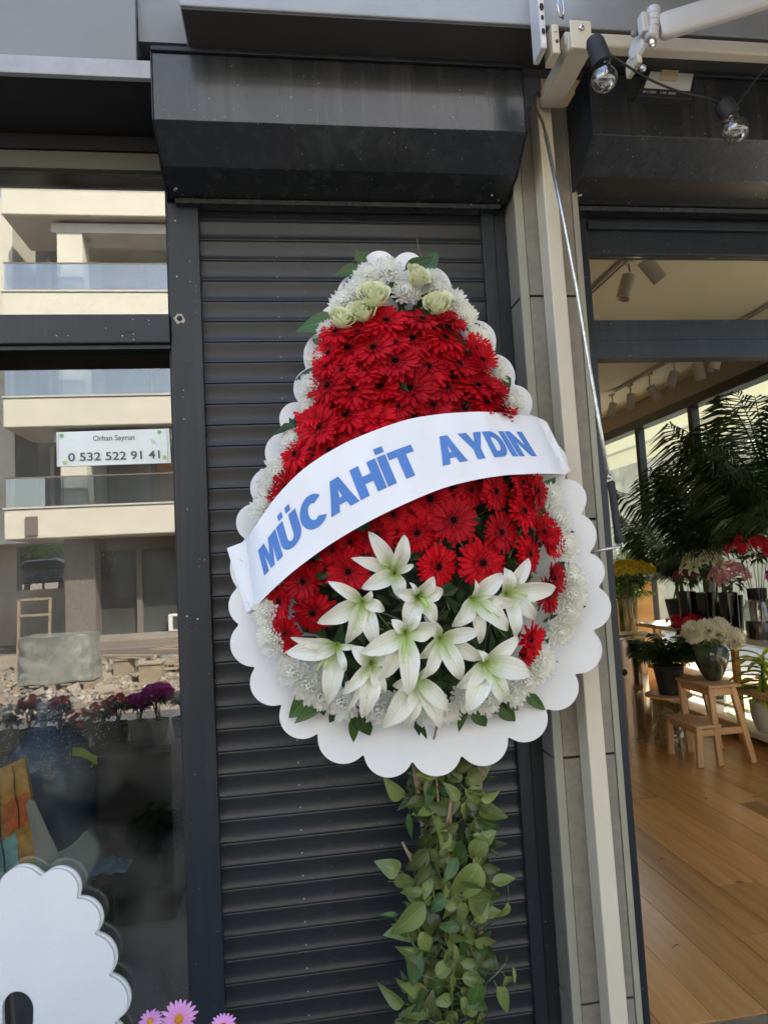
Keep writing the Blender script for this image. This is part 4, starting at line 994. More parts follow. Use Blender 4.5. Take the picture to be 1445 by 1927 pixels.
for k, z0 in enumerate((2.86, 5.86, 8.79, 11.78, 14.70)):
    boxes('balcony_band', crm_wall, ap, (-7.40, 9, Yo-.16, Yo, z0, z0+.80), bev=.03)
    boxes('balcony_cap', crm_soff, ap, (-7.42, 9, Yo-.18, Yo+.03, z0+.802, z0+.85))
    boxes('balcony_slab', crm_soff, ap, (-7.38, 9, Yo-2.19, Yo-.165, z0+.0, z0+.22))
    boxes('balustrade', balgl, ap, (-7.36, 9, Yo-.08, Yo-.06, z0+.86, z0+1.62))
    for xx in range(7): boxes('railing_post', brownm, ap, (-7.3+xx*1.35, -7.27+xx*1.35, Yo-.10, Yo-.085, z0+.86, z0+1.62))
    boxes('handrail', brownm, ap, (-7.38, 9, Yo-.09, Yo-.05, z0+1.625, z0+1.66))
    if k < 4:
        boxes('column', crm_wall, ap, (-6.05, -5.38, Yo-.95, Yo-.3, z0+.86, z0+2.62))
        boxes('lintel', crm_soff, ap, (-6.2, 9, Yo-1.2, Yo-.29, z0+2.63, z0+2.91))
        for x0 in (-5.3, -3.9, -2.5, -.5, 1.5, 3.5):
            f = boxes('window', brownm, ap, (x0, x0+1.32, Yo-2.199, Yo-2.12, z0+.30, z0+2.60))
            boxes('blind', blindm if (k+int(x0)) % 3 else orangem, f, (x0+.05, x0+1.27, Yo-2.119, Yo-2.10, z0+.34, z0+2.56))
            ORG[f.name] = ORG[ap.name]
        boxes('drain_pipe', crm_soff, ap, (-7.0, -6.9, Yo-2.5, Yo-2.4, z0+.8, z0+2.9))
boxes('camera_box', brownm, ap, (-6.85, -6.55, Yo+.002, Yo+.06, 2.95, 3.45))
boxes('ground_column', brownm, ap, (-6.15, -5.35, Yo-1.6, Yo-.8, -.3, 2.855))
boxes('shopfront_frame', brownm, ap, (-5.35, 9, Yo-1.4, Yo-1.25, 2.5, 2.85), (-4.35, -4.2, Yo-1.38, Yo-1.25, .1, 2.5), (-3.0, -2.9, Yo-1.38, Yo-1.25, .1, 2.5), (-.5, -.4, Yo-1.38, Yo-1.25, .1, 2.5))
boxes('shopfront_glass', winm, ap, (-5.35, 9, Yo-1.45, Yo-1.401, .1, 2.85))
boxes('shop_step', sandm, ap, (-6.2, 9, Yo-1.24, Yo+1.2, -.3, .14))
boxes('shop_step', brownm, ap, (-5.4, 9, Yo+1.203, Yo+1.6, -.3, -.02))
t = thing('air_conditioner', 'white air conditioner box standing on the step across the street', 'air conditioner', (-3.3, Yo-1.1, .14))
boxes('case', whitem, t, (-3.45, -2.85, Yo-1.2, Yo-.9, .145, .62), bev=.02); boxes('grille', winm, t, (-3.32, -3.0, Yo-.899, Yo-.89, .2, .56))

nb = thing('corner_house', 'bright cream house beyond the apartment block with small dark windows', 'building', (-11, -24, 0))
boxes('wall', crm_wall, nb, (-19, -8.95, -26, -22, 3.2, 15)); boxes('lower_wall', crm_wall, nb, (-19, -9.3, -23.3, -23, -.3, 2.99)); boxes('porch_slab', whitem, nb, (-19, -8.1, -23, -21.2, 3.0, 3.19))
for zz in (4.2, 7.1, 10.0):
    for xx in (-9.95, -12): 
        f = boxes('window', winm, nb, (xx-.35, xx+.35, -21.999, -21.96, zz, zz+1.2)); boxes('sill', whitem, nb, (xx-.42, xx+.42, -21.998, -21.9, zz-.08, zz-.005))
t = thing('garden_wall', 'low concrete wall with thin posts beside the corner house', 'wall', (-8, -22, -.3))
boxes('wall_body', M('wall_concrete', (.30, .27, .22), .9, noise=.15, scale=2, bump=.3), t, (-19, -6.6, -22.4, -22.15, -.3, 1.5))
for xx in (-8.9, -8.2, -7.5): boxes('post', brownm, t, (xx-.03, xx+.03, -22.3, -22.25, 1.5, 2.2))
b = MB(); b.box(-60, 9, -60, -26.5, -.31, 1.35); struct(b.build('terrace_ground', sandm))
# parked car behind the wall
carm = M('silver_paint', (.35, .37, .40), .25, metal=.5, coat=.5)
ca = thing('parked_car', 'silver parked saloon car half hidden behind the low wall', 'car', (-10.5, -30.1, 1.35))
prof = [(-2.2, .35), (-2.2, .75), (-1.5, .88), (-.75, 1.38), (.55, 1.42), (1.35, .98), (2.1, .82), (2.2, .40)]
b = MB(); b.prism([(-10.5+x, -29.3, 1.35+z) for x, z in prof], (0, -1.7, 0)); bevel(b.build('body', carm, ca), .08, 3)
b = MB(); b.prism([(-10.5+x, -29.29, 1.35+z) for x, z in ((-1.3, .93), (-.7, 1.31), (.5, 1.35), (1.1, .95))], (0, -.02, 0)); b.build('side_window', winm, ca)
for xx in (-1.4, 1.35):
    b = MB(); b.lathe([(.33, -.1), (.33, .1)], (-10.5+xx, -29.35, 1.68), (0, 1, 0), 16); w = b.build('wheel', rubber, ca); ORG[w.name] = ORG[ca.name]
    b = MB(); b.lathe([(.2, .1), (.2, .115)], (-10.5+xx, -29.35, 1.68), (0, 1, 0), 12); b.build('rim', chrome, w)
def tree(name, label, base, h, r, n, mat):
    t = thing(name, label, 'tree', base); bx, by, bz = base
    b = MB(); b.tube([base, (bx+.1, by, bz+h*.4), (bx, by, bz+h*.7)], [.16, .12, .05], 8)
    for k in range(5):
        a = k*1.3; b.tube([(bx, by, bz+h*.4), (bx+r*.6*math.cos(a), by+r*.6*math.sin(a), bz+h*.75)], [.06, .02], 5)
    b.build('trunk', stemm, t)
    b = MB()
    for i in range(n):
        v = Vector((rnd.gauss(0, 1), rnd.gauss(0, 1), rnd.gauss(0, .8))); v = v.normalized()*r*rnd.random()**.4
        v *= 1+.35*pnoise(v*1.2); c = Vector((bx, by, bz+h*.68))+v; s = rnd.uniform(.06, .14)
        q = rot_to((rnd.uniform(-1, 1), rnd.uniform(-1, 1), rnd.uniform(0, 1)), rnd.random()*6)
        b.face([b.vert(c+q@Vector(p)*s) for p in ((-1, 0, 0), (0, -.5, .1), (1, 0, 0), (0, .5, .1))])
    b.uv = {}; b.build('crown', mat, t, fix=False)
treem = M('tree_leaf_sunlit', (.24, .36, .04), .5, sub=.3, noise=.3)  # green raised to put sunlight into a crown that stands in shade
darktree = M('tree_leaf_dark', (.04, .07, .02), .6, sub=.15, noise=.3)
tree('leafy_tree', 'bright green tree behind the parked car, sunlight put into its leaf colour', (-11.6, -35, 1.35), 3.2, 1.5, 5000, treem)
tree('dark_tree', 'dark green bushy tree left of the bright one', (-13.6, -36, 1.35), 3.0, 1.5, 4000, darktree)
tree('dark_tree', 'dark shady tree at the far end beyond the car', (-10.4, -40, 1.35), 3.4, 1.7, 3000, darktree)
boxes('far_wall', M('far_grey', (.25, .24, .22), .9), nb, (-30, -6, -42, -41, 1.3, 5))

# building site: wrapped pallet, timber, crates, rubble
wrapm = M('pallet_wrap', (.19, .20, .18), .3, noise=.45, scale=5, bump=1.0, bscale=9, coat=.5)
woodm = M('raw_timber', (.25, .20, .14), .8, noise=.25, scale=12, bump=.3)
pl_ = thing('wrapped_pallet', 'pallet load wrapped in grey plastic on the building site opposite', 'pallet', (-4.3, -11.5, -.3))
b = MB()
def wr_fn(u, v):
    a = 2*math.pi*v; cx, cy = math.cos(a), math.sin(a); e = .35
    x = .66*math.copysign(abs(cx)**e, cx); y = .5*math.copysign(abs(cy)**e, cy); k = 1+.07*pnoise(Vector((x*6, y*6, u*9)))+.03*pnoise(Vector((x*14, y*14, u*3)))+.012*math.sin(u*38+3*pnoise(Vector((x*3, y*3, u*2))))-.05*u
    return (-4.32+x*k, -11.5+y*k, -.16+.84*u+.04*pnoise(Vector((x*3, y*3, 1))))
b.grid(wr_fn, 14, 48); top = [b.vert(wr_fn(1, j/24)) for j in range(24)]; b.face(top); b.build('load', wrapm, pl_, True)
for k in range(5): boxes('board', woodm, pl_, (-4.98+.27*k, -4.80+.27*k, -12.0, -11.0, -.19, -.165))
for k in range(3): boxes('bearer', woodm, pl_, (-4.98+.6*k, -4.86+.6*k, -12.0, -11.0, -.298, -.192))
rb_ = MB(); rr_ = random.Random(5)
for i in range(2600):
    x, y = rr_.uniform(-6.5, 1), -8.8-6.5*rr_.random()**.8; s = rr_.uniform(.015, .06) if i % 9 else rr_.uniform(.05, .13)
    c = Vector((x, y, -.3+s*.3)); q = rot_to((rr_.uniform(-1, 1), rr_.uniform(-1, 1), 1), rr_.random()*6)
    rb_.hexa([c+q@Vector((sx*s*rr_.uniform(.5, 1.3), sy*s*rr_.uniform(.5, 1), sz*s*.5)) for sz in (-1, 1) for sx, sy in ((-1, -1), (1, -1), (1, 1), (-1, 1))], i % 3)
tag(rb_.build('rubble', [sandm, M('broken_concrete', (.25, .235, .21), .9, noise=.3, scale=2), woodm]), kind='stuff')
tb = thing('timber_pile', 'loose pile of timber boards and film on the building site opposite', 'timber pile', (-2.6, -13.0, -.3))
for i in range(16):
    c = Vector((rr_.uniform(-3.6, -1.2), rr_.uniform(-14.4, -12.2), -.24+.035*i)); d = Vector((rr_.uniform(.5, 1.1), rr_.uniform(-.5, .5), rr_.uniform(-.04, .1)))
    b = MB(); b.obox(c-d*.8, c+d*.8, .12, .035); b.build('plank', [woodm, wrapm][i % 4 == 3], tb)
for x, y, lab in ((-3.4, -12.6, 'light wooden crate left of the timber pile opposite'), (-2.7, -11.6, 'low wooden crate in front of the timber pile opposite')):
    t = thing('wooden_crate', lab, 'crate', (x, y, -.3), 'crates on the building site'); boxes('crate_body', woodm, t, (x-.2, x+.2, y-.2, y+.2, -.3, .02)); boxes('lid', woodm, t, (x-.22, x+.22, y-.22, y+.22, .022, .05))
t = thing('wooden_trestle', 'thin pale wooden frame standing behind the wrapped pallet', 'trestle', (-5.6, -14, -.3))
for x in (-6.0, -5.35): 
    b = MB(); b.obox((x, -14, -.3), (x+.05, -14, 1.35), .05, .05, (0, 1, 0)); b.build('leg', woodm, t)
for zz in (1.3, .95, .45): boxes('rung', woodm, t, (-5.95, -5.34, -14.025, -13.975, zz, zz+.05))

# flower racks on the pavement beside the photographer, mirrored low in the window
def rotz(a): return Matrix.Rotation(a, 3, 'Z')
magm = petal_mat('magenta_petal', (.70, .02, .35), (.85, .05, .50), 0, .6, .5, .2, .15)
redc = petal_mat('red_petal', (.55, .01, .03), (.78, .03, .06), 0, .6, .5, .2, .15)
yelm = petal_mat('yellow_petal', (.60, .42, .01), (.85, .68, .05), 0, .6, .5, .25, .15)
purm = petal_mat('purple_petal', (.22, .02, .08), (.38, .08, .18), 0, .6, .5, .2, .15)
pinkm = petal_mat('pink_petal', (.62, .24, .30), (.72, .40, .44), 0, .8, .5, .25, .1)
cream_c = petal_mat('pompom_cream', (.70, .70, .36), (.88, .85, .70), 0, .6, .6, .3, .05)
CMAG = chrys_mesh(91, magm, 80); CRED = chrys_mesh(92, redc, 80); CYEL = chrys_mesh(93, yelm, 40); CPUR = chrys_mesh(94, purm, 60); CPOM = chrys_mesh(95, cream_c, 330, ball=.8)
def unit_lily(mat):
    b = MB(); r = random.Random(4)
    for i in range(6):
        a = i*math.pi/3; w = .5 if i % 2 else .38
        def fn(u, v, a=a, w=w):
            s = (2*v-1)*w*.5*math.sin(math.pi*min(1, .1+.9*u)**.9)**.9; rad = .08+u*.95; z = .35*math.sin(u*2.4)-.25*u*u+abs(2*v-1)*.05
            return (rad*math.cos(a)-s*math.sin(a), rad*math.sin(a)+s*math.cos(a), z)
        b.grid(fn, 7, 3)
    return b.mesh('lily', mat, True, fix=False)
ULW = unit_lily(lilym); ULP = unit_lily(pinkm)
def bouquet(name, label, cat, base, fl, n, rad, hgt, size, vase=None, foliage=40, fmat=leafm, squash=.6, group=None, flname='flower', lsize=.10):
    t = thing(name, label, cat, base, group); bx, by, bz = base
    if vase:
        kind, vr, vh, vm = vase; b = MB()
        prof = {'bucket': [(vr*.72, 0), (vr, vh), (vr*.93, vh), (vr*.66, .02)], 'tall': [(vr*.75, 0), (vr*.8, vh*.1), (vr, vh), (vr*.95, vh), (vr*.7, .02)],
                'jar': [(vr*.8, 0), (vr, vh*.05), (vr, vh*.78), (vr*.75, vh*.9), (vr*.78, vh), (vr*.72, vh), (vr*.94, vh*.76), (vr*.94, .02)]}[kind]
        b.lathe(prof, base, n=24); b.build('vase', vm, t, 'sharp')
        for k in range(7):
            a = rnd.random()*6.28; b = MB(); b.tube([(bx+vr*.4*math.cos(a), by+vr*.4*math.sin(a), bz+.03), (bx+rad*.6*math.cos(a+2.5), by+rad*.6*math.sin(a+2.5), bz+hgt)], .003, 5); b.build('stem', stemg, t)
    c = Vector((bx, by, bz+hgt)); b = MB()
    for i in range(foliage):
        a = rnd.random()*6.28; e = rnd.uniform(-.5, .9); d = Vector((math.cos(a)*math.cos(e), math.sin(a)*math.cos(e), math.sin(e)*squash)); p = c+d*rad*rnd.uniform(.2, .75)-Vector((0, 0, rad*.35))
        q = rot_to((rnd.uniform(-1, 1), rnd.uniform(-1, .3), 1), 0) @ rotz(a); L_ = rnd.uniform(.6, 1.2)*lsize
        I = [b.vert(p+q@(Vector(w)*L_), (w[0], .5+w[1])) for w in ((0, 0, 0), (.4, .17, .05), (1, 0, -.2), (.4, -.17, .05), (.45, 0, 0))]
        b.face([I[0], I[4], I[1]]); b.face([I[1], I[4], I[2]]); b.face([I[2], I[4], I[3]]); b.face([I[3], I[4], I[0]])
    if foliage: o = b.build('foliage', fmat, t, fix=False); o['kind'] = 'stuff'
    ga = 2.39996
    for i in range(n):
        f = (i+.5)/n; e = 1-f*1.15; a = i*ga; hr = math.sqrt(max(0, 1-e*e)); d = Vector((hr*math.cos(a), hr*math.sin(a), e*squash))
        inst(flname, fl, t, c+d*rad*rnd.uniform(.88, 1.06), rot_to((d.x, d.y, d.z+.35), rnd.random()*6), size*rnd.uniform(.85, 1.15))
    return t
rack = thing('flower_rack', 'dark display rack carrying potted flowers, mirrored in the shop window', 'rack', (-1.2, -1.75, -.13))
boxes('rack_top', darkm, rack, (-2.3, -.66, -1.95, -1.55, .72, .75)); boxes('rack_front', darkm, rack, (-2.3, -.66, -1.548, -1.53, -.13, .72))
for xx in (-2.3, -.69): boxes('rack_side', darkm, rack, (xx, xx+.03, -1.95, -1.55, -.128, .718))
potw = M('white_pot', (.62, .60, .52), .5)
def amz(px, py, D, Z): v = am(px, py, D); return (v.x, v.y, Z)
ZR = .752
for px, mesh, n, rad, hg, sz, lab, pm in ((55, CRED, 7, .05, .24, .026, 'red geranium pot left of the silver foliage, mirrored', darkm), (85, CHR[0], 26, .085, .18, .018, 'silver-white bushy pot between red geraniums, mirrored', darkm), (112, CRED, 8, .05, .22, .026, 'red geranium rising over the silver plant, mirrored', darkm),
                            (150, CRED, 12, .075, .13, .024, 'low wide red geranium in the middle of the rack, mirrored', darkm), (190, CRED, 10, .06, .17, .026, 'red geranium on tall stems right of the middle, mirrored', darkm), (222, CRED, 10, .055, .205, .026, 'highest red geranium next to the white pot, mirrored', darkm),
                            (262, CMAG, 14, .055, .20, .03, 'magenta flowers in a white pot, mirrored in the window', potw), (298, CMAG, 20, .075, .235, .03, 'tall magenta flower mass beside the window post, mirrored', potw), (344, CHR[1], 12, .05, .20, .022, 'small white flowers at the end of the rack, mirrored', darkm), (12, CHR[2], 16, .08, .18, .022, 'white flowers at the far left of the rack, mirrored', darkm)):
    bouquet('potted_flowers', lab, 'potted flowers', amz(px, 1350, 1.72, ZR), mesh, n, rad, hg, sz, ('bucket', .062, .10, pm), 110, darkleaf, .7, 'potted flowers on the rack', lsize=.06)

# ================================================================== BEHIND THE WINDOW
b = MB()
floor_o = thing('floor', 'x', 'x', (0, 0, 0)); 
for kx in ('label', 'category'): del floor_o[kx]
floor_o['kind'] = 'structure'
oak = None
def wood(name, c1, c2, rough, objvar, sx=(26, 1.6, 26), coat=0):
    mt = bpy.data.materials.new(name); mt.use_nodes = True; nt = mt.node_tree; N = nt.nodes; L = nt.links; bs = N['Principled BSDF']
    tc = N.new('ShaderNodeTexCoord'); mp = N.new('ShaderNodeMapping'); mp.inputs['Scale'].default_value = sx; L.new(tc.outputs['Object'], mp.inputs[0])
    oi = N.new('ShaderNodeObjectInfo'); ad = N.new('ShaderNodeVectorMath'); ad.operation = 'ADD'; L.new(mp.outputs[0], ad.inputs[0])
    cx = N.new('ShaderNodeCombineXYZ'); ml = N.new('ShaderNodeMath'); ml.operation = 'MULTIPLY'; ml.inputs[1].default_value = 37; L.new(oi.outputs['Random'], ml.inputs[0]); L.new(ml.outputs[0], cx.inputs[0]); L.new(ml.outputs[0], cx.inputs[1]); L.new(cx.outputs[0], ad.inputs[1])
    n = N.new('ShaderNodeTexNoise'); n.inputs['Scale'].default_value = 1; n.inputs['Detail'].default_value = 6; n.inputs['Roughness'].default_value = .6; n.inputs['Distortion'].default_value = .6; L.new(ad.outputs[0], n.inputs['Vector'])
    n2 = N.new('ShaderNodeTexNoise'); n2.inputs['Scale'].default_value = .16; n2.inputs['Detail'].default_value = 3; L.new(ad.outputs[0], n2.inputs['Vector'])
    r = N.new('ShaderNodeMapRange'); r.inputs[1].default_value = .3; r.inputs[2].default_value = .7; L.new(n.outputs[0], r.inputs[0])
    mx = N.new('ShaderNodeMix'); mx.data_type = 'RGBA'; L.new(r.outputs[0], mx.inputs[0]); mx.inputs[6].default_value = (*c1, 1); mx.inputs[7].default_value = (*c2, 1)
    r2 = N.new('ShaderNodeMapRange'); r2.inputs[1].default_value = .58; r2.inputs[2].default_value = .75; r2.inputs[4].default_value = .75; L.new(n2.outputs[0], r2.inputs[0])
    m2 = N.new('ShaderNodeMix'); m2.data_type = 'RGBA'; L.new(r2.outputs[0], m2.inputs[0]); L.new(mx.outputs[2], m2.inputs[6]); m2.inputs[7].default_value = (c1[0]*.4, c1[1]*.35, c1[2]*.3, 1)
    hs = N.new('ShaderNodeHueSaturation'); v = N.new('ShaderNodeMapRange'); v.inputs[3].default_value = 1-objvar; v.inputs[4].default_value = 1+objvar; L.new(oi.outputs['Random'], v.inputs[0]); L.new(v.outputs[0], hs.inputs['Value']); L.new(m2.outputs[2], hs.inputs['Color'])
    L.new(hs.outputs[0], bs.inputs['Base Color']); bs.inputs['Roughness'].default_value = rough; bs.inputs['Coat Weight'].default_value = coat; bs.inputs['Coat Roughness'].default_value = .25
    bp = N.new('ShaderNodeBump'); bp.inputs['Strength'].default_value = .12; bp.inputs['Distance'].default_value = .001; L.new(n.outputs[0], bp.inputs['Height']); L.new(bp.outputs[0], bs.inputs['Normal'])
    return mt
oak = wood('oak_plank', (.36, .18, .060), (.48, .27, .10), .24, .15)
beech = wood('beech', (.50, .30, .16), (.60, .38, .21), .5, .08, (10, 10, 1.5))
orw = wood('orange_wood', (.55, .27, .07), (.66, .35, .10), .5, .08, (2, 10, 10))
boxes('subfloor', darkm, floor_o, (-3.1, 4.3, .06, 8.3, -.12, -.018))
pm_ = {}
Lp, Wp = 1.42, .195
x = 1.0; col_i = 0
while x < 4.25:
    y0 = .052-rnd.uniform(0, Lp)
    while y0 < 6.6:
        a, c = max(.052, y0), min(6.6, y0+Lp)
        if c-a > .05:
            boxes('plank', oak, floor_o, (x+.0012, min(x+Wp, 4.28)-.0012, a+.001, c-.001, -.016, rnd.uniform(-.0006, .0002)))
        y0 += Lp
    x += Wp
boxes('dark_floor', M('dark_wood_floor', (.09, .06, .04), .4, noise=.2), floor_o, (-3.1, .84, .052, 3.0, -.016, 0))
for px, py, k in ((1265, 1785, 0), (1326, 1505, 1), (1418, 1500, 0), (1384, 1662, 1), (1240, 1620, 0)):
    p = atz(px, py, .003); d = Vector((rnd.uniform(.02, .04), rnd.uniform(-.01, .02), 0)); t = thing('fallen_leaf', ['curled twig lying near the front of the shop floor', 'dark leaf scrap on the floor below the stool', 'tiny leaf crumb at the right edge of the shop floor', 'small dry crumb in the middle of the shop floor', 'dry crumb on the boards by the door jamb'][(1265, 1326, 1418, 1384, 1240).index(px)], 'leaf', p, 'plant scraps on the shop floor')
    b = MB(); b.tube([p, p+d*.5+Vector((0, .006, .002)), p+d], [.0012, .004 if k else .0018, .001], 6); b.build('leaf_scrap', rustm, t)
# glazed side wall of the shop
sg = thing('side_glazing', 'glazed side wall of the shop with dark beam and upright frames', 'window', (4.2, 3, 0))
dkf = M('frame_dark', (.03, .028, .025), .4)
boxes('beam', dkf, sg, (4.14, 4.30, .1, 8.3, 3.10, 3.20)); boxes('upper_wall', inner, sg, (4.2, 4.3, .1, 8.3, 3.203, 3.42))
for yy in (.12, 1.55, 3.0, 4.25, 5.36, 6.9, 8.2): boxes('mullion', dkf, sg, (4.16, 4.24, yy-.04, yy+.04, .13, 3.098))
boxes('sill', inner, sg, (4.12, 4.30, .1, 8.3, -.12, .128)); boxes('pane', cleargl, sg, (4.196, 4.203, .1, 8.3, .13, 3.098))
# outside the glazing
nz = atx(1150, 885, 8).z
gw = thing('stone_wall', 'grey green rendered wall outside the glazed shop side', 'wall', (8, 4, 0))
boxes('wall_body', M('moss_wall', (.27, .28, .20), .9, noise=.35, scale=3, bump=.6, bscale=12, col2=(.36, .35, .27)), gw, (8, 8.4, -2, 30, -.3, nz))
nb2 = thing('neighbour_house', 'cream neighbouring house seen through the palms and the side glazing', 'building', (12, 8, 0))
boxes('wall', M('sunny_cream', (.86, .74, .42), .8, noise=.04), nb2, (12, 20, -4, 40, -.3, 9.0)); boxes('roof_edge', crm_wall, nb2, (11.9, 20, -4, 40, 9.01, 9.3)); boxes('string_course', crm_wall, nb2, (11.95, 12, -4, 40, 5.3, 5.36))
for yy in (9, 14, 20): boxes('window', winm, nb2, (11.95, 12, yy, yy+1.3, 1.6, 3.0)); 
boxes('paving_slab', M('light_paving', (.45, .43, .38), .8, noise=.1), floor_o, (4.31, 7.99, -2, 30, -.29, -.14))

# ceiling tracks and spotlights
spotm = M('spot_white', (.50, .47, .42), .5)
for (xt, ya, yb_, spots, lab) in ((2.10, .5, 2.6, ((1184, 517, 1172, 562, .062), (1214, 492, 1238, 521, .066)), 'white ceiling track nearest the door with two spotlights'),
                                 (3.60, 2.2, 4.72, ((1153, 764, 1150, 777, .062), (1187, 746, 1187, 762, .062), (1224, 729, 1237, 747, .066), (1269, 700, 1261, 727, .066), (1312, 683, 1318, 712, .070), (1348, 672, 1344, 688, .07)), 'longer white ceiling track deeper in the shop with six spotlights')):
    tr = thing('spotlight_track', lab, 'track light', (xt, (ya+yb_)/2, 3.40), 'ceiling tracks'); boxes('rail', spotm, tr, (xt-.017, xt+.017, ya, yb_, 3.392, 3.418)); boxes('rail_slot', darkm, tr, (xt-.005, xt+.005, ya+.02, yb_-.02, 3.389, 3.3915))
    for i, (ax_, ay_, bx_, by_, r_) in enumerate(spots):
        p = atx(ax_, ay_, xt); dd = (p.y+2.3)/1300; q = atx(bx_, by_, xt); q = p+(q-p); q = at(bx_, by_, p.y)
        d = (q-p).normalized(); L_ = .16
        b = MB(); b.lathe([(r_*.62, -L_*.45), (r_*.66, -L_*.44), (r_*.66, L_*.5), (r_*.60, L_*.5), (r_*.56, L_*.3), (.001, L_*.28)], p.lerp(q, .5), d, 20); b.build('spotlight', spotm, tr, 'sharp')
        b = MB(); b.tube([p-d*.02, (xt, p.y, 3.39)], .008, 8); b.box(xt-.018, xt+.018, p.y-.03, p.y+.03, 3.365, 3.388); b.build('spot_arm', spotm, tr)

# step stool with vase
st = thing('step_stool', 'beech two-step stool carrying the green vase', 'stool', (3.15, 2.84, 0))
def bar(name, a, c, w, h, up=(0, 0, 1)): b = MB(); b.obox(a, c, w, h, up); return bevel(b.build(name, beech, st), .004)
boxes('top_step', beech, st, (3.07, 3.34, 2.61, 3.07, .572, .594), bev=.004); boxes('low_step', beech, st, (2.945, 3.15, 2.61, 3.07, .284, .306), bev=.004)
for yy in (2.64, 3.04):
    bar('leg', (3.40, yy, 0), (3.28, yy, .570), .036, .045, (1, 0, 0)); bar('leg', (3.13, yy, 0.0), (3.10, yy, .570), .034, .045, (1, 0, 0)); bar('leg', (2.965, yy, 0), (2.975, yy, .282), .036, .045, (1, 0, 0))
    bar('side_rail', (2.97, yy-.001, .250), (3.36, yy-.001, .250), .020, .05); bar('side_rail', (3.11, yy-.002, .542), (3.28, yy-.002, .542), .018, .055)
bar('back_rail', (3.29, 2.66, .548), (3.29, 3.02, .548), .016, .04); bar('cross_rail', (3.35, 2.66, .250), (3.35, 3.02, .250), .016, .045); bar('front_rail', (2.975, 2.66, .262), (2.975, 3.02, .262), .016, .04); bar('front_rail', (3.095, 2.66, .542), (3.095, 3.02, .542), .016, .05)
gv = thing('green_vase', 'dark green glazed vase on the stool holding five cream pompom flowers', 'vase', (3.26, 2.84, .595))
glaz = M('green_glaze', (.018, .04, .028), .12, coat=.8, noise=.5, scale=12, col2=(.05, .08, .045))
b = MB(); b.lathe([(.052, 0), (.062, .01), (.09, .06), (.118, .13), (.132, .20), (.125, .245), (.098, .27), (.085, .278), (.098, .292), (.10, .298), (.088, .298), (.078, .28), (.10, .25)], (3.26, 2.84, .595), n=32); b.build('vase_body', glaz, gv, True)
b = MB(); o = MB()
for i in range(90):
    a = rnd.random()*6.28; p = Vector((3.26, 2.84, .90+rnd.uniform(-.02, .08)))+Vector((math.cos(a), math.sin(a), 0))*rnd.uniform(.02, .14); q = rot_to((rnd.uniform(-1, 1), -1, rnd.uniform(-.5, 1)), rnd.random()*6); L_ = rnd.uniform(.04, .09)
    I = [b.vert(p+q@(Vector(w)*L_), (w[0], .5+w[1])) for w in ((0, 0, 0), (.4, .25, .05), (1, 0, -.2), (.4, -.25, .05))]; b.face(I)
o = b.build('foliage', leafm, gv, fix=False); o['kind'] = 'stuff'
for px, py, r_ in ((1306, 1188, 26), (1332, 1184, 26), (1353, 1192, 28), (1378, 1200, 27), (1352, 1180, 25)):
    p = at(px, py+3, 2.80+.03*rnd.random()); inst('pompom_flower', CPOM, gv, p, rot_to(((px-1345)/60, -.6, .8), 0), r_/1300*5.1*.92)

# steel bin, glass stand with fern pot
sb = thing('steel_bin', 'tall brushed steel cylinder standing just inside the door', 'bin', (2.96, 3.72, 0))
b = MB(); b.lathe([(.20, 0), (.20, .86), (.192, .865), (.01, .865)], (2.96, 3.72, 0), n=40); b.build('bin_body', M('brushed_steel', (.55, .45, .36), .22, metal=1, noise=.15), sb, 'sharp')
b = MB(); b.lathe([(.028, 0), (.028, .002)], at(1175, 1266, 3.53), (0, -1, 0), 16); b.build('badge', rubber, sb)
gs = thing('glass_cylinder', 'tall clear glass cylinder filled with gold straw under a round board', 'glass vase', (3.13, 3.30, 0))
b = MB(); b.lathe([(.15, 0), (.15, .395), (.144, .395), (.144, .01)], (3.13, 3.3, 0), n=32, cap=False); b.build('glass_wall', vasegl, gs, True)
b = MB(); strw = random.Random(8)
for i in range(420):
    a = strw.random()*6.28; r_ = .135*strw.random()**.4; p = Vector((3.13+r_*math.cos(a), 3.3+r_*math.sin(a), strw.uniform(.02, .33))); d = Vector((strw.gauss(0, 1), strw.gauss(0, 1), strw.gauss(0, 1))).normalized()*.035; s = d.cross(Vector((.3, .2, 1))).normalized()*.006
    b.face([b.vert(p-d-s), b.vert(p-d+s), b.vert(p+d+s), b.vert(p+d-s)])
o = b.build('straw', M('gold_straw', (.55, .44, .16), .5, noise=.3, sub=.2), gs, fix=False); o['kind'] = 'stuff'
b = MB(); b.lathe([(.19, .402), (.19, .418), (.185, .42), (.01, .42)], (3.13, 3.3, 0), n=32); b.build('round_board', beech, gs, 'sharp')
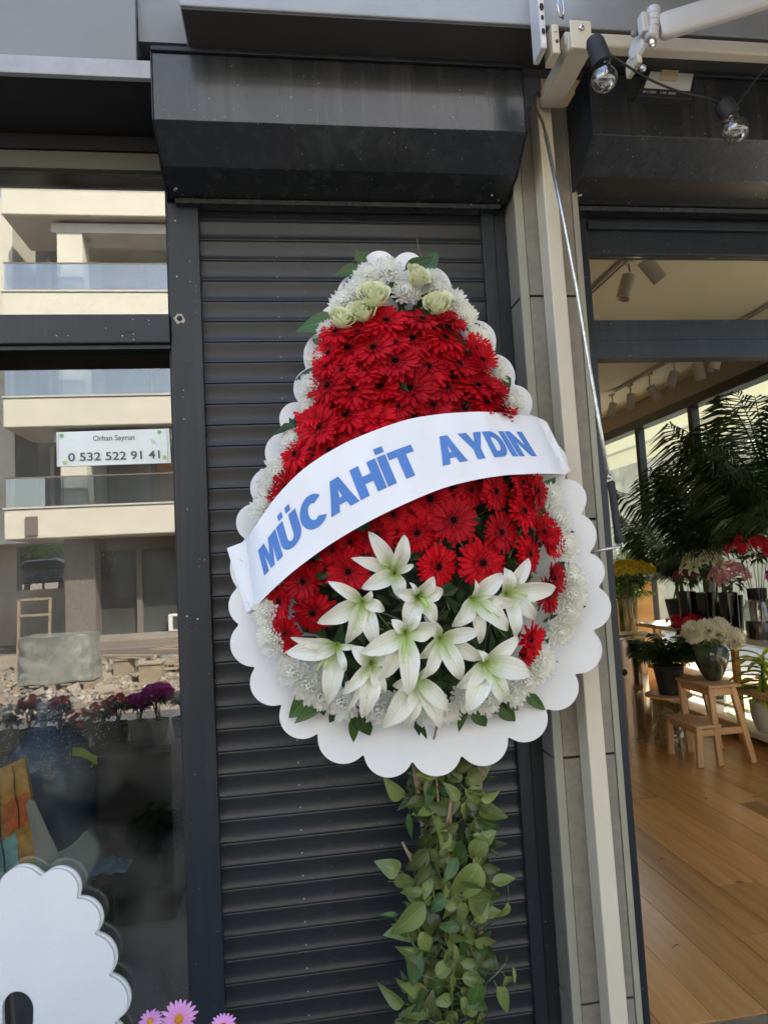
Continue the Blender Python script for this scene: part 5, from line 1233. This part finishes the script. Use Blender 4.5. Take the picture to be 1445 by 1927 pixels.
def fern(base, n, L0, mat, parent, up=.6, name='frond', wid=.16, npair=22, droop=1.0, ysq=1):
    meshes = []
    for k in range(3):
        b = MB(); r = random.Random(k+int(L0*100)); pts = []
        for i in range(npair*2):
            t = i/(npair*2-1); pts.append(Vector((t*(1-.25*t*droop), 0, up*t-.75*droop*t*t)))
        b.tube(pts[::4]+[pts[-1]], [.010*(1-.8*j/(len(pts[::4]))) for j in range(len(pts[::4])+1)], 4)
        for i in range(3, npair*2, 1):
            t = i/(npair*2-1); s = 1 if i % 2 else -1; ll = wid*2*math.sin(math.pi*min(1, .15+.85*t))**.7; p = pts[i]; d = Vector((.55+.5*t, s*1.0, -.15-.3*r.random())).normalized()*ll
            w = Vector((.0105, 0, .004)) if wid > .15 else Vector((.020, 0, .008))
            m = p+d*.5+Vector((0, 0, .02)); e = p+d+Vector((0, 0, -.12*ll*2*droop))
            A_ = [b.vert(p-w*.4), b.vert(p+w*.4), b.vert(m+w), b.vert(m-w), b.vert(e)]
            b.face([A_[0], A_[1], A_[2], A_[3]]); b.face([A_[3], A_[2], A_[4]])
        b.uv = {}; meshes.append(b.mesh(name, mat, fix=False))
    for i in range(n):
        a = i*2.4+rnd.uniform(-.3, .3); tilt = rnd.uniform(-.55, .25); q = rotz(a) @ Matrix.Rotation(tilt, 3, 'Y'); L_ = L0*rnd.uniform(.75, 1.15)
        inst(name, meshes[i % 3], parent, base, q, L_)
fernm = M('fern_green', (.035, .075, .018), .5, sub=.25, noise=.3); palmm = M('palm_green', (.028, .062, .012), .45, sub=.25, noise=.3); palml = M('palm_green_light', (.07, .13, .02), .45, sub=.35, noise=.3)
fp = thing('fern_pot', 'dark feathery fern in a black pot on the round board', 'fern', (3.14, 3.28, .421))
b = MB(); b.lathe([(.09, 0), (.125, .24), (.118, .24), (.09, .02)], (3.14, 3.28, .421), n=24); b.build('pot', rubber, fp, 'sharp')
fern((3.14, 3.28, .66), 60, .40, fernm, fp, .95, 'frond', .12, 14, 1.0)
# counter, shelves (turned a little against the wall) and cabinet
sh = thing('display_shelf', 'wooden display shelf of three boards along the glazed side wall', 'shelf', (3.9, 3.3, 0))
def shelf_board(name, z0, z1, mt, x0=3.66, x1=4.10, y0=1.7, y1=5.0):
    b = MB(); sk = .10
    b.hexa([(x0-sk*0, y0, z0), (x1, y0, z0), (x1, y1, z0), (x0+sk, y1, z0), (x0, y0, z1), (x1, y0, z1), (x1, y1, z1), (x0+sk, y1, z1)]); return bevel(b.build(name, mt, sh), .003)
cmat = M('shelf_top', (.62, .58, .48), .4)
shelf_board('top_board', .822, .862, cmat); shelf_board('middle_board', .40, .445, beech, x0=3.64); shelf_board('bottom_board', .06, .105, cmat)
for yy, xx in ((1.8, 3.69), (3.22, 3.70), (4.6, 3.76)): boxes('post', orw, sh, (xx, xx+.045, yy-.025, yy+.025, 0.0, .059), (xx, xx+.045, yy-.025, yy+.025, .107, .398), (xx, xx+.045, yy-.025, yy+.025, .447, .82))
for yy in (1.8, 3.22, 4.6): boxes('post', orw, sh, (4.05, 4.09, yy-.025, yy+.025, .107, .398), (4.05, 4.09, yy-.025, yy+.025, .447, .82))
cb = thing('orange_cabinet', 'warm orange wooden cabinet under the yellow flowers', 'cabinet', (3.7, 5.4, 0))
boxes('cabinet_body', orw, cb, (3.2, 4.1, 5.2, 5.7, 0, 1.26)); boxes('cabinet_top', orw, cb, (3.18, 4.1, 5.18, 5.7, 1.262, 1.285)); boxes('seam', darkm, cb, (3.64, 3.645, 5.197, 5.199, .02, 1.25))
tb2 = thing('low_table', 'small wooden table holding the yellow flower vase', 'table', (3.35, 4.3, 0))
boxes('table_top', cmat, tb2, (3.05, 3.6, 4.1, 4.6, .79, .815), bev=.004)
for xx in (3.08, 3.53):
    for yy in (4.13, 4.53): boxes('leg', orw, tb2, (xx, xx+.04, yy, yy+.04, 0, .788))
# flowers on the counters
dkgl = M('black_glass', (.008, .008, .01), .12, coat=.6)
bouquet('flower_vase', 'clear vase of small yellow flowers just inside the door', 'flower vase', (3.36, 4.3, .816), CYEL, 90, .25, .62, .038, ('tall', .075, .36, vasegl), 160, leafm, .45, 'flower vases')
bouquet('flower_vase', 'clear tapered vase of dark purple carnations', 'flower vase', (3.84, 4.05, .863), CPUR, 18, .12, .50, .035, ('tall', .085, .34, vasegl), 60, leafm, .6, 'flower vases')
bouquet('flower_vase', 'tall black vase with a burst of cream white lilies', 'flower vase', (3.80, 3.70, .863), ULW, 15, .17, .60, .085, ('tall', .09, .36, dkgl), 70, leafm, .8, 'flower vases')
bouquet('flower_vase', 'black vase with soft pink lilies', 'flower vase', (3.88, 3.42, .863), ULP, 13, .16, .50, .082, ('tall', .09, .34, dkgl), 60, leafm, .7, 'flower vases')
bouquet('flower_vase', 'tall vase of dark red blooms at the right edge', 'flower vase', (3.98, 3.22, .863), CRED, 16, .20, .74, .055, ('tall', .08, .40, dkgl), 60, darkleaf, .5, 'flower vases')
bouquet('flower_vase', 'vase of hot pink tassel flowers cut by the right edge', 'flower vase', (3.98, 2.86, .863), CMAG, 20, .13, .48, .035, ('tall', .07, .34, vasegl), 50, leafm, 1.0, 'flower vases')
bouquet('flower_vase', 'low pot of wine red flowers behind the pompom vase', 'flower vase', (3.62, 3.75, .60), CRED, 14, .16, .36, .045, ('bucket', .10, .2, dkgl), 60, darkleaf, .35, 'flower vases')
for xx, yy in ((3.72, 3.86), (3.80, 3.36)):
    t = thing('black_vase', 'tall plain black glass vase '+('left of' if yy > 3.5 else 'right of')+' the white lilies', 'vase', (xx, yy, .863), 'black vases'); b = MB(); b.lathe([(.075, 0), (.08, .37), (.074, .37), (.07, .02)], (xx, yy, .863), n=24); b.build('vase_body', dkgl, t, 'sharp')
jr = thing('glass_jar', 'clear glass jar half full of black filling on the counter', 'jar', (3.80, 2.98, .863))
b = MB(); b.lathe([(.09, 0), (.105, .02), (.105, .26), (.085, .30), (.088, .325), (.08, .325), (.099, .255)], (3.80, 2.98, .863), n=28); b.build('jar_glass', vasegl, jr, True)
b = MB(); b.lathe([(.086, .006), (.098, .02), (.098, .15), (.01, .152)], (3.80, 2.98, .863), n=28); b.build('filling', dkgl, jr, True)
# variegated plant in a grey pot
vp = thing('striped_plant', 'yellow striped dracaena in a grey pot on the bottom board', 'potted plant', (3.84, 3.05, .107))
b = MB(); b.lathe([(.075, 0), (.085, .01), (.115, .10), (.125, .24), (.117, .24), (.10, .05)], (3.84, 3.05, .107), n=28); b.build('pot', M('grey_pot', (.42, .42, .40), .35), vp, 'sharp')
b = MB(); b.tube([(3.84, 3.05, .33), (3.83, 3.04, .48), (3.84, 3.05, .66)], .012, 8); b.build('stem', stemg, vp, True)
strm = petal_mat('striped_leaf', (.42, .50, .06), (.40, .48, .06), 0, 1, .4, .45, .15, across=((.05, .13, .02), .30, 1.0))
LST = leaf_mesh(77, strm, .24, .55, .1)
for i in range(44):
    a = i*2.4; z_ = .36+.36*(i/44); inst('leaf', LST, vp, (3.84, 3.05, z_), rotz(a) @ Matrix.Rotation(rnd.uniform(-.7, .1), 3, 'Y'), rnd.uniform(.26, .36))
wv = thing('cut_glass_vase', 'round cut-glass vase with diamond pattern behind the stool', 'vase', (3.86, 3.42, .107))
b = MB(); b.lathe([(.06, 0), (.10, .05), (.125, .13), (.12, .22), (.09, .28), (.085, .28)], (3.86, 3.42, .107), n=28, cap=False); b.build('vase_body', vasegl, wv, True)
b = MB()
for i in range(14):
    for s in (1, -1):
        pts = []
        for j in range(13):
            t = j/12; a = 2*math.pi*i/14+s*t*1.8; rr = .10+.028*math.sin(t*math.pi)-.012*t; pts.append((3.86+rr*math.cos(a), 3.42+rr*math.sin(a), .107+.03+.24*t))
        b.tube(pts, .0022, 4)
b.build('diamond_ribs', vasegl, wv, True)
# palms
for base, n, L0, mt, lab, pot, wd in (((4.00, 3.75, 1.62), 40, .82, palmm, 'big dark areca palm filling the middle of the shop window side', .863, .26), ((3.98, 4.45, 1.38), 36, .68, palmm, 'dark areca palm left of the tall ones above the purple carnations', .863, .24), ((4.02, 2.95, 1.85), 40, .95, palmm, 'tallest dark palm cut by the right edge of the photo', .863, .28), ((3.62, 5.0, 1.15), 22, .55, palml, 'lighter green palm left of the dark ones by the mullion', .0, .2)):
    t = thing('areca_palm', lab, 'palm', (base[0], base[1], pot), 'palms by the side glazing')
    b = MB(); b.lathe([(.10, .0), (.14, .26), (.13, .26), (.10, .03)], (base[0], base[1], pot+.001), n=20); b.build('pot', rubber, t, 'sharp')
    b = MB()
    for k in range(9): b.tube([(base[0]+rnd.uniform(-.06, .06), base[1]+rnd.uniform(-.06, .06), pot+.2), (base[0]+rnd.uniform(-.03, .03), base[1]+rnd.uniform(-.03, .03), base[2])], .008, 6)
    b.build('stem', stemg, t)
    fern(base, n, L0, mt, t, 1.35, 'frond', wd, 26, .75)
    fern((base[0], base[1], base[2]-.05), n//2, L0*.8, mt, t, .9, 'frond', wd, 26, .9)

# things behind the left window: water jug, painting, card reflection stand-ins, cloth
jm = M('jug_blue', (.05, .095, .18), .08, coat=.6, noise=.2)
jg = thing('water_jug', 'large dark blue water jug behind the shop window', 'jug', (-.88, .42, .001))
jx, jy = -.905, .45
b = MB(); b.lathe([(.15, .45), (.165, .47), (.165, .86), (.172, .885), (.165, .91), (.16, .96), (.13, 1.03), (.07, 1.09), (.045, 1.12), (.045, 1.20), (.052, 1.205), (.052, 1.22), (.03, 1.222)], (jx, jy, 0), n=36); b.build('bottle', jm, jg, True)
for k in range(5):
    b = MB(); b.lathe([(.047, 0), (.051, .004), (.047, .008)], (jx, jy, 1.13+.014*k), n=24, cap=False); b.build('neck_ring', jm, jg, True)
boxes('jug_stand', darkin, jg, (jx-.17, jx+.17, jy-.17, jy+.17, .001, .448))
pa = thing('painting', 'colourful abstract canvas leaning inside the window at lower left', 'painting', (-.98, .2, .4))
q0 = [at(-60, 1475, .16), at(46, 1426, .16), at(85, 1660, .10), at(-60, 1760, .10)]
def pq(u, v, o=0): p = q0[0].lerp(q0[1], u).lerp(q0[3].lerp(q0[2], u), v); p.y -= o; return p
cols = {'o': (.75, .42, .09), 'r': (.80, .20, .05), 'b': (.15, .42, .55), 't': (.28, .60, .60), 'y': (.50, .48, .08), 'k': (.04, .04, .04), 'w': (.50, .50, .44)}
pms = {k: M('canvas_'+n_, cols[k], .45, noise=.35, scale=40, bump=.8, bscale=60) for k, n_ in zip('orbtykw', ('ochre', 'rust', 'blue', 'teal', 'olive', 'black', 'white'))}
b = MB(); b.prism([pq(0, 0), pq(1, 0), pq(1, 1), pq(0, 1)], (0, .02, 0)); b.build('canvas', pms['o'], pa)
for u0, u1, v0, v1, k in ((.55, 1, .02, .20, 'o'), (.56, .97, .27, .5, 'r'), (.0, .5, .45, .98, 'b'), (.5, .72, .52, .98, 't'), (.72, .98, .55, .72, 'o'), (.7, .98, .78, .97, 'y'), (.0, .5, .1, .4, 'r'), (.78, .80, .02, .5, 'k'), (.5, .53, .05, .95, 'k'), (.2, .3, .5, .9, 'w')):
    b = MB(); b.grid(lambda u, v, u0=u0, u1=u1, v0=v0, v1=v1: pq(u0+(u1-u0)*u+.015*math.sin(v*11), v0+(v1-v0)*v+.01*math.sin(u*13), .003+.001*len(k)+.0007*'orbtykw'.index(k)), 6, 6); b.build('brush_patch', pms[k], pa)
tr_ = thing('reflection_oval', 'pale oval added behind the window as the reflection of the spare cards', 'reflection', at(120, 1620, .3))  # pale solid oval added to stand in for the spare cards' reflection
b = MB(); c = at(120, 1620, .32); b.lathe([(.12, 0), (.125, .006), (.10, .02), (.02, .03)], c, (.3, -.8, .5), 32); b.build('oval_body', M('milky_reflection', (.55, .60, .58), .35), tr_, True)
pb = thing('plastic_bag', 'crumpled blue plastic wrap on the floor behind the window', 'bag', at(195, 1640, .3))
b = MB(); c = at(200, 1635, .34)
b.grid(lambda u, v: c+Vector(((u-.5)*.16, (v-.5)*.10, .035*math.sin(u*3.1)*math.sin(v*3.1)+.014*pnoise(Vector((u*7, v*7, 0))))), 18, 18); b.build('wrap', M('blue_wrap', (.20, .30, .42), .2, coat=.5), pb, True)
rbn = thing('green_ribbon', 'bright lime ribbon strip hanging behind the window', 'ribbon', at(160, 1415, .3))
b = MB(); r0, r1 = at(136, 1405, .3), at(184, 1418, .3); b.grid(lambda u, v: r0.lerp(r1, u)+Vector((0, .01*math.sin(u*5), -.004-.030*v+.004*math.sin(u*4))), 12, 3); b.build('ribbon_band', M('lime_ribbon', (.40, .52, .03), .35, sub=.3), rbn, fix=False)
b = MB(); r2 = at(176, 1432, .3); b.grid(lambda u, v: r2+Vector((-.012*u+.008*v, 0, -.022*u)), 4, 2); b.build('ribbon_tail', bpy.data.materials['lime_ribbon'], rbn, fix=False)
ws = thing('reflection_strip', 'narrow pale strip added behind the window as a reflection of the spare cards', 'board', at(75, 1600, .05))  # thin strip added in place of a reflection of the card backs
pts = [at(58+9*math.cos(t), 1515+9*math.sin(t), .07) for t in [math.pi+math.pi*i/8 for i in range(9)]]+[at(125, 1640, .05), at(72, 1640, .05)]
b = MB(); b.prism(pts, (0, .006, 0)); b.build('strip_body', M('strip_reflection', (.42, .44, .42), .5), ws)
fp2 = thing('house_plant', 'dim leafy plant behind the window post', 'plant', (-.45, .55, .0)); fern((-.45, .5, .72), 22, .26, fernm, fp2, .4, 'frond', .14, 12, 1.2)
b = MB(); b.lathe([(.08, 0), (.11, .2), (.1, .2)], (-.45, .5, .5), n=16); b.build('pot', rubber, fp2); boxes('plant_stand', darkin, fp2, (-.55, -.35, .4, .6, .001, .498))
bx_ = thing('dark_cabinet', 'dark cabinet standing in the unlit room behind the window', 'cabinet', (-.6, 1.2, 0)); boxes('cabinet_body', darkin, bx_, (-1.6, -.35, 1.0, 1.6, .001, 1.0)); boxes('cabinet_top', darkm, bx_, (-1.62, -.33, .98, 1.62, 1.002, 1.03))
